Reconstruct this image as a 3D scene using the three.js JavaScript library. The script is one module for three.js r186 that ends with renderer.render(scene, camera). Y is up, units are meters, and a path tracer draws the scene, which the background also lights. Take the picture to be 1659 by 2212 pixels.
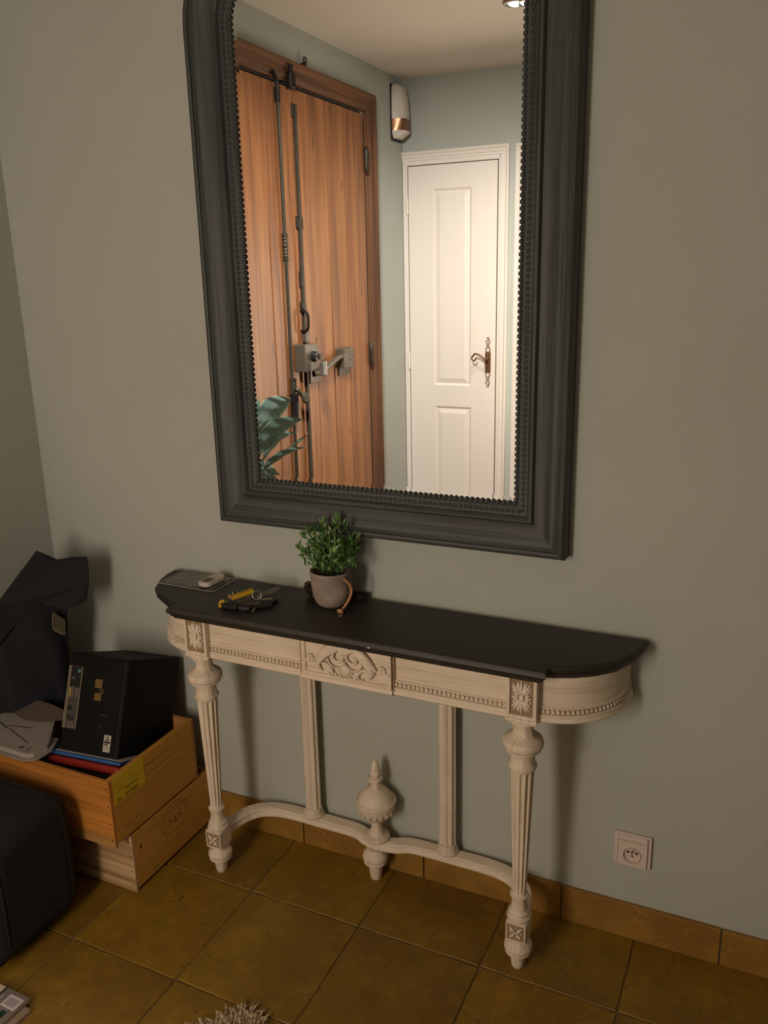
import * as THREE from 'three';
import { RoundedBoxGeometry } from 'three/addons/geometries/RoundedBoxGeometry.js';
import { mergeGeometries, toCreasedNormals } from 'three/addons/utils/BufferGeometryUtils.js';
import { RectAreaLightUniformsLib } from 'three/addons/lights/RectAreaLightUniformsLib.js';

// ------------------------------------------------------------------ camera, light, exposure
const scene = new THREE.Scene();
scene.background = new THREE.Color(0x000000);
const camera = new THREE.PerspectiveCamera(2 * Math.atan(1106 / 1812.75) * 180 / Math.PI, 1659 / 2212, 0.05, 30);
camera.rotation.order = 'YXZ';
camera.position.set(0, 1.4841, 1.6933);
camera.rotation.set(-0.2709, 0.439, -0.0231);
scene.add(camera);
const renderer = new THREE.WebGLRenderer({ antialias: true });
renderer.toneMapping = THREE.LinearToneMapping;
renderer.toneMappingExposure = 1.0;
renderer.shadowMap.enabled = true;
RectAreaLightUniformsLib.init();

const V = (x, y, z) => new THREE.Vector3(x, y, z);
const WARM = new THREE.Color().setRGB(1, 0.82, 0.66);
// ceiling spotlight: the lamp that shows at the top of the mirror, aimed at the white door
const spot = new THREE.SpotLight(new THREE.Color().setRGB(1, 0.93, 0.87), 3.4, 0, 1.0, 1, 2);
spot.position.set(-0.995, 2.425, 1.7);
spot.target.position.set(-1.45, 0.2, 2.45);
spot.shadow.radius = 1.2;
// added second ceiling spotlight, unseen, to fill light into the same corner
const addedSpot = new THREE.SpotLight(new THREE.Color().setRGB(1, 0.92, 0.86), 27, 0, 0.8, 1, 2);
addedSpot.position.set(-1.15, 2.425, 0.35);
addedSpot.target.position.set(-1.45, 0.55, 2.6);
addedSpot.shadow.radius = 5;
// added floor lamp, unseen: stands in for light bounced off the white door
const addedLampGlow = new THREE.RectAreaLight(WARM, 16.5, 0.29, 1.0);
addedLampGlow.position.set(-0.965, 1.16, 2.265);
addedLampGlow.lookAt(-0.965, 1.16, 0);
for (const l of [spot, addedSpot]) { l.castShadow = true; l.shadow.mapSize.set(1024, 1024); l.shadow.bias = -0.0005; }
spot.name = 'spot_beam'; addedSpot.name = 'added_spot_beam'; addedLampGlow.name = 'added_lamp_beam';
scene.add(spot, spot.target, addedSpot, addedSpot.target, addedLampGlow);

// ------------------------------------------------------------------ helpers
const used = {};
const numbered = (n) => { const k = used[n] = (used[n] ?? -1) + 1; return k ? n + '_' + String(k).padStart(3, '0') : n; };
let seed = 7;
const rnd = () => { seed = (seed * 1664525 + 1013904223) >>> 0; return seed / 4294967296; };
const rr = (a, b) => a + (b - a) * rnd();
function mesh(name, geo, mat, parent = scene) {
  const g = Array.isArray(geo) ? join(geo) : geo;
  const m = new THREE.Mesh(g, mat);
  m.name = parent === scene ? numbered(name) : name;
  m.castShadow = m.receiveShadow = true;
  parent.add(m);
  return m;
}
function tag(o, label, category, group) {
  o.userData.label = label; o.userData.category = category;
  if (group) o.userData.group = group;
  return o;
}
function thing(name, label, category, p = [0, 0, 0], group) {
  const o = new THREE.Group(); o.name = numbered(name); o.position.set(...p); scene.add(o);
  return tag(o, label, category, group);
}
function struct(name, p = [0, 0, 0]) {
  const o = new THREE.Group(); o.name = name; o.position.set(...p); o.userData.kind = 'structure'; scene.add(o); return o;
}
const stuff = (m) => { m.userData.kind = 'stuff'; return m; };
function clean(g) {
  let n = g.index ? g.toNonIndexed() : g;
  for (const k of Object.keys(n.attributes)) if (!['position', 'normal', 'uv', 'color'].includes(k)) n.deleteAttribute(k);
  if (!n.attributes.normal) n.computeVertexNormals();
  if (!n.attributes.uv) n.setAttribute('uv', new THREE.BufferAttribute(new Float32Array(n.attributes.position.count * 2), 2));
  n.morphAttributes = {};
  return n;
}
function join(list) {
  const l = list.map(clean), c = l.some((g) => g.attributes.color);
  if (c) for (const g of l) if (!g.attributes.color) g.setAttribute('color', new THREE.BufferAttribute(new Float32Array(g.attributes.position.count * 3).fill(1), 3));
  return l.length === 1 ? l[0] : mergeGeometries(l, false);
}
// texture coordinates in metres, each face mapped along its own plane; grain runs along v; along: 'y' | 'x' | 'z' = direction of the grain
function uvm(g, along = 'y', du = 0, dv = 0) {
  if (Array.isArray(g)) return join(g.map((q) => uvm(q, along, du, dv)));
  if (g.userData.wrapped) { const q = clean(g), u = q.attributes.uv; for (let i = 0; i < u.count; i++) u.setXY(i, u.getX(i) + du, u.getY(i) + dv); return q; }
  g = clean(g);
  const p = g.attributes.position, n = g.attributes.normal, uv = g.attributes.uv;
  for (let i = 0; i < p.count; i += 3) {
    let nx = 0, ny = 0, nz = 0;
    for (let k = 0; k < 3; k++) { nx += n.getX(i + k); ny += n.getY(i + k); nz += n.getZ(i + k); }
    nx = Math.abs(nx); ny = Math.abs(ny); nz = Math.abs(nz);
    for (let k = i; k < i + 3; k++) {
      const x = p.getX(k), y = p.getY(k), z = p.getZ(k);
      let a, b;
      if (along === 'y') { if (ny > nx && ny > nz) { a = x; b = z; } else { b = y; a = nx > nz ? z : x; } }
      else if (along === 'x') { if (nx > ny && nx > nz) { a = z; b = y; } else { b = x; a = ny > nz ? z : y; } }
      else { if (nz > nx && nz > ny) { a = x; b = y; } else { b = z; a = ny > nx ? x : y; } }
      uv.setXY(k, a + du, b + dv);
    }
  }
  return g;
}
const T = (g, x = 0, y = 0, z = 0) => { g.translate(x, y, z); return g; };
const box = (w, h, d, x = 0, y = 0, z = 0) => T(new THREE.BoxGeometry(w, h, d), x, y, z);
const rbox = (w, h, d, r, x = 0, y = 0, z = 0, s = 2) => T(new RoundedBoxGeometry(w, h, d, s, Math.min(r, w / 2.01, h / 2.01, d / 2.01)), x, y, z);
const ball = (r, x, y, z, sx = 1, sy = 1, sz = 1, a = 10, b = 7) => { const g = new THREE.SphereGeometry(r, a, b); g.scale(sx, sy, sz); return T(g, x, y, z); };
const cyl = (r0, r1, h, x = 0, y = 0, z = 0, s = 20) => T(new THREE.CylinderGeometry(r1, r0, h, s), x, y, z);
function lathe(pts, s = 30, crease = 0.5) {
  const g = toCreasedNormals(new THREE.LatheGeometry(pts.map((q) => new THREE.Vector2(q[0], q[1])), s), crease);
  return wrapUV(g);
}
// cylindrical texture coordinates in metres about the y axis; marked so that uvm leaves them alone
function wrapUV(g) {
  const q = g.index ? g.toNonIndexed() : g, p = q.attributes.position, uv = q.attributes.uv;
  for (let i = 0; i < p.count; i++) uv.setXY(i, uv.getX(i) * 0.16, p.getY(i) + Math.hypot(p.getX(i), p.getZ(i)));
  q.userData.wrapped = true; return q;
}
const tube = (pts, r, s = 24, rs = 7, closed = false) => new THREE.TubeGeometry(new THREE.CatmullRomCurve3(pts.map((q) => (q.isVector3 ? q : V(...q))), closed), s, r, rs, closed);
// a tube whose radius follows f(t)
function taper(pts, f, s = 30, rs = 8) {
  const c = new THREE.CatmullRomCurve3(pts.map((q) => V(...q))), fr = c.computeFrenetFrames(s), P = [], I = [];
  for (let i = 0; i <= s; i++) {
    const q = c.getPointAt(i / s), r = f(i / s);
    for (let k = 0; k < rs; k++) { const a = k / rs * Math.PI * 2, v = q.clone().addScaledVector(fr.normals[i], Math.cos(a) * r).addScaledVector(fr.binormals[i], Math.sin(a) * r); P.push(v.x, v.y, v.z); }
  }
  for (let i = 0; i < s; i++) for (let k = 0; k < rs; k++) { const a = i * rs + k, b = i * rs + (k + 1) % rs; I.push(a, b, a + rs, b, b + rs, a + rs); }
  const g = new THREE.BufferGeometry(); g.setAttribute('position', new THREE.Float32BufferAttribute(P, 3)); g.setIndex(I); g.computeVertexNormals(); return g;
}
// grid of points -> smooth surface
function sheet(rows, flip = false, closeU = false) {
  const P = [], I = [], UV = [], n = rows[0].length;
  rows.forEach((r, j) => r.forEach((q, i) => { P.push(q[0], q[1], q[2]); UV.push(i / (n - 1), j / (rows.length - 1)); }));
  for (let j = 0; j < rows.length - 1; j++) for (let i = 0; i < (closeU ? n : n - 1); i++) {
    const a = j * n + i, b = j * n + (i + 1) % n, c = a + n, d = b + n;
    if (flip) I.push(a, c, b, b, c, d); else I.push(a, b, c, b, d, c);
  }
  const g = new THREE.BufferGeometry(); g.setAttribute('position', new THREE.Float32BufferAttribute(P, 3)); g.setAttribute('uv', new THREE.Float32BufferAttribute(UV, 2)); g.setIndex(I); g.computeVertexNormals(); return g;
}
// outward (left-hand) offset of an open or closed 2D path, mitred
function offset(path, d, closed) {
  const n = path.length;
  return path.map((p, i) => {
    const a = path[(i - 1 + n) % n], b = path[(i + 1) % n];
    let e0 = [p[0] - a[0], p[1] - a[1]], e1 = [b[0] - p[0], b[1] - p[1]];
    if (!closed && i === 0) e0 = e1; if (!closed && i === n - 1) e1 = e0;
    const l0 = Math.hypot(...e0), l1 = Math.hypot(...e1);
    const n0 = [e0[1] / l0, -e0[0] / l0], n1 = [e1[1] / l1, -e1[0] / l1];
    const mx = n0[0] + n1[0], my = n0[1] + n1[1], k = 2 / Math.max(0.35, mx * mx + my * my);
    return [p[0] + mx * k * d, p[1] + my * k * d];
  });
}
// profile [[offset, height]...] swept along a path in the plane (u, w); put(u, w, h) gives the point
function sweep(path, profile, put, closed = false, crease = 0.55) {
  const lines = profile.map(([o, h]) => offset(path, o, closed).map(([u, w]) => put(u, w, h)));
  if (closed) lines.forEach((l) => l.push(l[0]));
  const g = sheet(lines).toNonIndexed();
  return crease ? toCreasedNormals(g, crease) : g;
}
// points every step along a path
function spaced(path, step, closed = false) {
  const p = closed ? [...path, path[0]] : path, seg = []; let L = 0;
  for (let i = 1; i < p.length; i++) { const l = Math.hypot(p[i][0] - p[i - 1][0], p[i][1] - p[i - 1][1]); seg.push(l); L += l; }
  const n = Math.round(L / step), out = [];
  for (let k = 0; k < n + (closed ? 0 : 1); k++) {
    let t = k * L / n, i = 0; while (i < seg.length - 1 && t > seg[i]) t -= seg[i++];
    const f = Math.min(1, t / seg[i]); out.push([p[i][0] + (p[i + 1][0] - p[i][0]) * f, p[i][1] + (p[i + 1][1] - p[i][1]) * f, Math.atan2(p[i + 1][1] - p[i][1], p[i + 1][0] - p[i][0])]);
  }
  return out;
}
function nf(x, y, px, py, s) {          // value noise, periodic
  const h = (i, j) => { let a = ((((i % px) + px) % px) * 374761393 + (((j % py) + py) % py) * 668265263 + s * 1274126177) | 0; a = Math.imul(a ^ (a >>> 13), 1274126177); return ((a ^ (a >>> 16)) >>> 0) / 4294967296; };
  const i = Math.floor(x), j = Math.floor(y), fx = x - i, fy = y - j, u = fx * fx * (3 - 2 * fx), v = fy * fy * (3 - 2 * fy);
  return (h(i, j) * (1 - u) + h(i + 1, j) * u) * (1 - v) + (h(i, j + 1) * (1 - u) + h(i + 1, j + 1) * u) * v;
}
const fbm = (u, v, fx, fy, s, o = 4) => { let t = 0, a = 0.5, w = 0; for (let k = 0; k < o; k++) { t += a * nf(u * fx, v * fy, fx, fy, s + k); w += a; a *= 0.55; fx *= 2; fy *= 2; } return t / w; };
const clamp = (x) => Math.max(0, Math.min(1, x));
const mixc = (a, b, t) => [a[0] + (b[0] - a[0]) * t, a[1] + (b[1] - a[1]) * t, a[2] + (b[2] - a[2]) * t];
const hex = (h) => [(h >> 16 & 255), (h >> 8 & 255), (h & 255)];
function tex(w, h, f, size = [1, 1], srgb = true) {
  const d = new Uint8Array(w * h * 4);
  for (let j = 0; j < h; j++) for (let i = 0; i < w; i++) { const c = f(i / w, j / h), k = (j * w + i) * 4; d[k] = c[0]; d[k + 1] = c[1]; d[k + 2] = c[2]; d[k + 3] = 255; }
  const t = new THREE.DataTexture(d, w, h); t.wrapS = t.wrapT = THREE.RepeatWrapping; t.magFilter = THREE.LinearFilter; t.minFilter = THREE.LinearMipmapLinearFilter; t.generateMipmaps = true;
  if (srgb) t.colorSpace = THREE.SRGBColorSpace;
  t.repeat.set(1 / size[0], 1 / size[1]); t.needsUpdate = true; return t;
}
const gray = (w, h, f, size) => tex(w, h, (u, v) => { const g = 255 * clamp(f(u, v)); return [g, g, g]; }, size, false);
function canvasTex(w, h, draw) {
  const c = document.createElement('canvas'); c.width = w; c.height = h; const x = c.getContext('2d'); draw(x, w, h);
  const t = new THREE.CanvasTexture(c); t.colorSpace = THREE.SRGBColorSpace; t.magFilter = THREE.LinearFilter; return t;
}
const std = (o) => new THREE.MeshStandardMaterial({ roughness: 0.7, metalness: 0, ...o });
const plain = (h, roughness = 0.6, metalness = 0, o = {}) => std({ color: h, roughness, metalness, ...o });

// ------------------------------------------------------------------ materials
function woodTex(dark, mid, light, s, size, fx = 26, fy = 2, knots = 0) {
  const D = hex(dark), M = hex(mid), L = hex(light), K = [];
  for (let k = 0; k < knots; k++) K.push([nf(k * 3.3, s, 64, 64, 5), nf(k * 7.7, s, 64, 64, 9)]);
  return tex(256, 512, (u, v) => {
    const warp = fbm(u, v, 3, 2, s + 40, 3) * 0.12;
    let a = fbm(u + warp, v, fx, fy, s, 4), b = fbm(u, v, 90, 6, s + 20, 2), c = fbm(u, v, 3, 2, s + 60, 3);
    let t = clamp((a - 0.5) * 2.0 + 0.5);
    let col = t < 0.5 ? mixc(D, M, t * 2) : mixc(M, L, t * 2 - 1);
    const k2 = 0.86 + 0.2 * b + 0.16 * (c - 0.5);
    for (const [kx, ky] of K) { const q = Math.hypot((u - kx) * 2.2, (v - ky) * 1.0) / 0.018; if (q < 1.6) col = mixc(hex(0x2e1c10), col, clamp((q - 0.5))); }
    return [Math.min(255, col[0] * k2), Math.min(255, col[1] * k2), Math.min(255, col[2] * k2)];
  }, size);
}
const wallBump = gray(256, 256, (u, v) => 0.5 * fbm(u, v, 64, 64, 3, 3) + 0.5 * fbm(u, v, 12, 12, 8, 3), [0.35, 0.35]);
const sage = (s) => tex(256, 256, (u, v) => { const n = fbm(u, v, 5, 5, s, 5) - 0.5; return [178 + n * 8, 182 + n * 8, 174 + n * 9]; }, [1.3, 1.3]);
const M = {};
M.wall = std({ map: sage(11), roughness: 0.85, bumpMap: wallBump, bumpScale: 0.0006 });
M.ceiling = std({ color: 0xd6d0c6, roughness: 0.9, bumpMap: wallBump, bumpScale: 0.0006 });
M.white = std({ color: 0xe6ded4, roughness: 0.5 });
M.whiteDoor = std({ color: 0xe6ded4, roughness: 0.45, bumpMap: gray(128, 256, (u, v) => fbm(u, v, 24, 6, 31, 3), [0.3, 0.6]), bumpScale: 0.0004 });
// amber limestone, four tones
const stoneTex = (s, base, dark, vein) => tex(256, 256, (u, v) => {
  const a = fbm(u, v, 3, 3, s, 5), b = fbm(u, v, 14, 14, s + 9, 4), w = Math.abs(fbm(u, v, 4, 4, s + 17, 4) - 0.5), p = fbm(u, v, 40, 40, s + 23, 2);
  let c = mixc(hex(dark), hex(base), clamp(a * 1.7 - 0.35)); c = mixc(c, hex(vein), 0.55 * clamp(1 - w * 26) * clamp(b * 2 - 0.7));
  if (p > 0.78 && b > 0.55) c = mixc(c, hex(vein), 0.6);
  const k = 0.9 + 0.2 * b; return [c[0] * k, c[1] * k, c[2] * k];
}, [0.42, 0.42]);
const stoneBump = gray(256, 256, (u, v) => 0.6 * fbm(u, v, 10, 10, 77, 4) + 0.4 * (fbm(u, v, 48, 48, 78, 2) > 0.68 ? 0 : 1), [0.42, 0.42]);
M.stone = [[101, 0x8c6c14, 0x72520c, 0x58401e], [131, 0x846616, 0x6c4e0c, 0x563e1e], [171, 0x8c6e1a, 0x745612, 0x5c4626]].map(([s, b, d, v]) => std({ map: stoneTex(s, b, d, v), roughness: 0.55, bumpMap: stoneBump, bumpScale: 0.0008 }));
M.grout = std({ map: tex(128, 128, (u, v) => { const n = fbm(u, v, 20, 20, 5, 3); return mixc(hex(0x5c4a2a), hex(0x7c663e), n); }, [0.3, 0.3]), roughness: 0.95 });
M.skirt = [[201, 0xa07a30, 0x866022, 0x6a4c26], [231, 0x9a742e, 0x805a20, 0x664826]].map(([s, b, d, v]) => std({ map: stoneTex(s, b, d, v), roughness: 0.55, bumpMap: stoneBump, bumpScale: 0.0008 }));
// old entrance door
M.oak = [3, 13, 23].map((s) => std({ map: woodTex(0x70462a, 0x8a5832, 0x9a683c, s, [0.36, 1.1], 12, 2, 2), roughness: 0.5, bumpMap: gray(128, 256, (u, v) => fbm(u, v, 40, 3, s, 3), [0.36, 1.1]), bumpScale: 0.0008 }));
M.oakFrame = std({ map: woodTex(0x4e3220, 0x68442a, 0x765032, 33, [0.3, 1.0], 16, 2), roughness: 0.8 });
M.gap = plain(0x1a120b, 0.95);
M.iron = std({ color: 0x4a443a, roughness: 0.45, metalness: 0.75, bumpMap: gray(128, 128, (u, v) => fbm(u, v, 20, 20, 4, 3), [0.06, 0.06]), bumpScale: 0.0006 });
M.darkIron = plain(0x2a2420, 0.5, 0.6);
M.steel = std({ map: tex(128, 128, (u, v) => { const n = fbm(u, v, 16, 16, 6, 4); return mixc(hex(0x4e483e), hex(0x6e675a), n); }, [0.1, 0.1]), roughness: 0.5, metalness: 0.35 });
M.brass = plain(0x8a6a48, 0.35, 0.85);
M.chrome = plain(0xb8b4aa, 0.22, 0.95);
M.black = plain(0x0a0908, 0.55);
// mirror
M.frame = std({ map: tex(256, 512, (u, v) => { const a = fbm(u, v, 10, 2, 51, 4), b = fbm(u, v, 60, 3, 61, 3), c = fbm(u, v, 4, 3, 71, 3); let q = mixc(hex(0x303636), hex(0x444a4a), clamp(a * 1.8 - 0.4)); q = mixc(q, hex(0x5c584f), 0.7 * clamp(b * 2.6 - 1.35)); q = mixc(q, hex(0x25282a), 0.6 * clamp(c * 2.4 - 1.2)); return q; }, [0.16, 0.6]), roughness: 0.55, bumpMap: gray(128, 256, (u, v) => fbm(u, v, 40, 4, 91, 3), [0.16, 0.6]), bumpScale: 0.0007 });
M.mirror = new THREE.MeshStandardMaterial({ color: new THREE.Color().setRGB(0.93, 0.95, 0.93), metalness: 1, roughness: 0 });
// console
const creamTex = (horizontal) => tex(256, 256, (u, v) => { const a = fbm(u, v, 30, 3, 81, 4), b = fbm(u, v, 4, 4, 85, 4), c = fbm(u, v, 70, 4, 88, 2); let q = mixc(hex(0xd4c5ae), hex(0xe8dbc8), clamp(b * 1.6 - 0.3)); q = mixc(q, hex(0xa8947a), 0.32 * clamp(a * 3 - 1.75)); q = mixc(q, hex(0x9a8062), 0.3 * clamp(c * 4 - 2.6)); return q; }, [0.16, 0.5]);
M.cream = std({ map: creamTex(), roughness: 0.6, bumpMap: gray(128, 256, (u, v) => fbm(u, v, 40, 5, 83, 3), [0.16, 0.5]), bumpScale: 0.0004 });
M.glaze = std({ map: tex(128, 128, (u, v) => mixc(hex(0x7c6648), hex(0xa48c6c), fbm(u, v, 16, 16, 95, 4)), [0.06, 0.06]), roughness: 0.75 });
M.blackTop = std({ map: tex(256, 256, (u, v) => { const a = fbm(u, v, 6, 4, 105, 4), b = fbm(u, v, 60, 5, 107, 3); return mixc(hex(0x23221e), hex(0x322e28), clamp(0.7 * a + 0.5 * b - 0.1)); }, [0.4, 0.8]), roughness: 0.5, bumpMap: gray(128, 128, (u, v) => fbm(u, v, 40, 8, 109, 3), [0.3, 0.3]), bumpScale: 0.0003 });

// ------------------------------------------------------------------ room shell (the room is 3.7 m by 2.63 m, 2.45 m high)
const XL = -1.8576, XR = 1.85, ZF = 2.6314, H = 2.4516, TH = 0.12;
{
  const w = (name, g, m) => { const o = mesh(name, uvm(g), m); o.userData.kind = 'structure'; return o; };
  w('wall_back', box(XR - XL + 2 * TH, H, TH, (XL + XR) / 2, H / 2, -TH / 2), M.wall);
  w('wall_left', box(TH, H, ZF, XL - TH / 2, H / 2, ZF / 2), M.wall);
  w('wall_right', box(TH, H, ZF, XR + TH / 2, H / 2, ZF / 2), M.wall);
  w('wall_front', box(XR - XL + 2 * TH, H, TH, (XL + XR) / 2, H / 2, ZF + TH / 2), M.wall);
  w('ceiling', box(XR - XL + 2 * TH, TH, ZF + 2 * TH, (XL + XR) / 2, H + TH / 2, ZF / 2), M.ceiling);
}
// floor: a bed of grout and square limestone tiles with worn, uneven edges
{
  const fl = struct('floor');
  mesh('grout_bed', uvm(box(XR - XL + 2 * TH, 0.1, ZF + 2 * TH, (XL + XR) / 2, -0.0535, ZF / 2), 'x'), M.grout, fl);
  const P = 0.302, x0 = -0.782 - 4 * P, z0 = 0.225 - P;
  const kinds = [];
  for (let k = 0; k < 8; k++) {
    const n = 7, e = (P - 0.0045) / 2, sh = new THREE.Shape(), pts = [];
    for (let s = 0; s < 4; s++) for (let i = 0; i < n; i++) {
      const t = -e + 2 * e * i / n, w = i ? rr(-0.0022, 0.0008) : -0.002;
      const q = s === 0 ? [t, -e - w] : s === 1 ? [e + w, t] : s === 2 ? [-t, e + w] : [-e - w, -t];
      if (!i) { q[0] *= 0.992; q[1] *= 0.992; }
      pts.push(new THREE.Vector2(...q));
    }
    sh.setFromPoints(pts);
    const g = new THREE.ExtrudeGeometry(sh, { depth: 0.008, bevelEnabled: true, bevelThickness: 0.0018, bevelSize: 0.0018, bevelSegments: 1, curveSegments: 1 });
    g.rotateX(-Math.PI / 2); g.translate(0, -0.0098, 0);
    kinds.push(uvm(g, 'x', rnd(), rnd()));
  }
  for (let i = 0; i < 13; i++) for (let j = 0; j < 10; j++) {
    const cx = x0 + (i + 0.5) * P, cz = z0 + (j + 0.5) * P;
    if (cx - P / 2 > XR || cz - P / 2 > ZF || cx + P / 2 < XL) continue;
    const k = (i * 5 + j * 3) % 8, m = mesh('tile', kinds[k], M.stone[(i * 7 + j * 5 + (i * j)) % 3], fl);
    m.position.set(cx, rr(-0.0006, 0.0004), cz); m.rotation.y = (k * 2 + j) % 4 * Math.PI / 2;
  }
}
// skirting of cut limestone
function skirting(name, along, from, to, at, joints) {
  const g = struct(name), xs = [from, ...joints.filter((j) => j > from + 0.02 && j < to - 0.02), to];
  for (let i = 0; i < xs.length - 1; i++) {
    const l = xs[i + 1] - xs[i] - 0.003, c = (xs[i] + xs[i + 1]) / 2, h = 0.0925 + rr(-0.001, 0.001), t = 0.010;
    let q = rbox(l, h, t + rr(-0.0008, 0.0008), 0.002, 0, h / 2, 0, 1);
    q = uvm(q, 'x', rnd(), rnd());
    const m = mesh('skirting_stone', q, M.skirt[i % 2], g);
    if (along === 'x') m.position.set(c, 0, at); else { m.rotation.y = Math.PI / 2; m.position.set(at, 0, c); }
  }
}
const jx = []; for (let k = -2; k < 8; k++) jx.push(-1.055 + k * 0.353);
skirting('baseboard_back', 'x', XL, XR, 0.0051, jx);
skirting('baseboard_left', 'z', 0.012, 0.74, XL + 0.0051, [0.3, 0.6]);
skirting('baseboard_right', 'z', 0.012, ZF, XR - 0.0051, [0.35, 0.7, 1.05, 1.4, 1.75, 2.1, 2.45]);
skirting('baseboard_front', 'x', -1.27, XR, ZF - 0.0051, [-0.95, -0.6, -0.25, 0.1, 0.45, 0.8, 1.15, 1.5]);

// ------------------------------------------------------------------ mirror
{
  const L = -1.2295, R = -0.3645, B = 0.9095, TP = 2.212, rad = 0.2;
  const t = thing('wall_mirror', 'tall dark grey wooden wall mirror with beaded inner edge hanging above the console', 'mirror', [0, 0, 0]);
  const rim = [[L, B], [R, B]];
  for (let k = 0; k <= 10; k++) { const a = k / 10 * Math.PI / 2; rim.push([R - rad + Math.cos(a) * rad, TP - rad + Math.sin(a) * rad]); }
  for (let k = 0; k <= 10; k++) { const a = Math.PI / 2 + k / 10 * Math.PI / 2; rim.push([L + rad + Math.cos(a) * rad, TP - rad + Math.sin(a) * rad]); }
  const put = (u, w, h) => [u, w, h];
  const prof = [[0, 0.002], [0, 0.034], [-0.002, 0.040], [-0.006, 0.0445], [-0.011, 0.046], [-0.015, 0.0445], [-0.0165, 0.041], [-0.0185, 0.0395], [-0.024, 0.0415], [-0.030, 0.0415], [-0.037, 0.0385], [-0.046, 0.034], [-0.056, 0.0305], [-0.066, 0.0295], [-0.069, 0.030], [-0.0705, 0.034], [-0.074, 0.0375], [-0.079, 0.038], [-0.083, 0.0355], [-0.085, 0.031], [-0.0865, 0.0285], [-0.1035, 0.0268], [-0.105, 0.0255], [-0.112, 0.0225], [-0.114, 0.0195]];
  const g = sweep(rim, prof, put, true, 0.5), p = g.attributes.position, uv = g.attributes.uv;
  for (let i = 0; i < p.count; i += 3) {
    const cx = (p.getX(i) + p.getX(i + 1) + p.getX(i + 2)) / 3, cy = (p.getY(i) + p.getY(i + 1) + p.getY(i + 2)) / 3, side = Math.min(cx - L, R - cx) < Math.min(cy - B, TP - cy);
    for (let k = i; k < i + 3; k++) uv.setXY(k, side ? (cx < -0.8 ? p.getX(k) - L : R - p.getX(k) + 0.31) : p.getY(k) - B + 0.17, side ? p.getY(k) : p.getX(k));
  }
  mesh('frame', g, M.frame, t);
  // pearl band in the groove, and the scalloped bead row at the glass: too small to pick apart
  const pearls = spaced(offset(rim, -0.0945, true), 0.0119, true).map(([x, y, a]) => { const q = new THREE.TorusGeometry(0.0033, 0.0018, 5, 9); return T(q, x, y, 0.0286); });
  stuff(mesh('pearl_band', uvm(join(pearls)), M.frame, t));
  const beads = spaced(offset(rim, -0.1105, true), 0.0121, true).map(([x, y]) => ball(0.0052, x, y, 0.0245, 1, 1, 0.72, 8, 5));
  stuff(mesh('bead_edge', uvm(join(beads)), M.frame, t));
  // glass with a bevelled edge ground at a slight angle
  const outer = offset(rim, -0.1085, true), inner = offset(rim, -0.126, true);
  const sh = new THREE.Shape(inner.map((q) => new THREE.Vector2(...q))), face = T(new THREE.ShapeGeometry(sh), 0, 0, 0.02);
  const bev = [];
  const bz = 0.0175 * Math.tan(0.72 * Math.PI / 180);
  for (let i = 0; i < outer.length; i++) {
    const k = (i + 1) % outer.length, a = inner[i], b = inner[k], c = outer[i], d = outer[k];
    const q = new THREE.BufferGeometry();
    q.setAttribute('position', new THREE.Float32BufferAttribute([a[0], a[1], 0.02, c[0], c[1], 0.02 + bz, d[0], d[1], 0.02 + bz, a[0], a[1], 0.02, d[0], d[1], 0.02 + bz, b[0], b[1], 0.02], 3));
    q.computeVertexNormals(); bev.push(q);
  }
  const gl = mesh('mirror_glass', face, M.mirror, t);
  mesh('bevel', join(bev), M.mirror, gl);
  const back = new THREE.Shape(offset(rim, -0.02, true).map((q) => new THREE.Vector2(...q)));
  mesh('backing_board', T(new THREE.ExtrudeGeometry(back, { depth: 0.012, bevelEnabled: false }), 0, 0, 0.003), M.gap, t);
}

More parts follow.
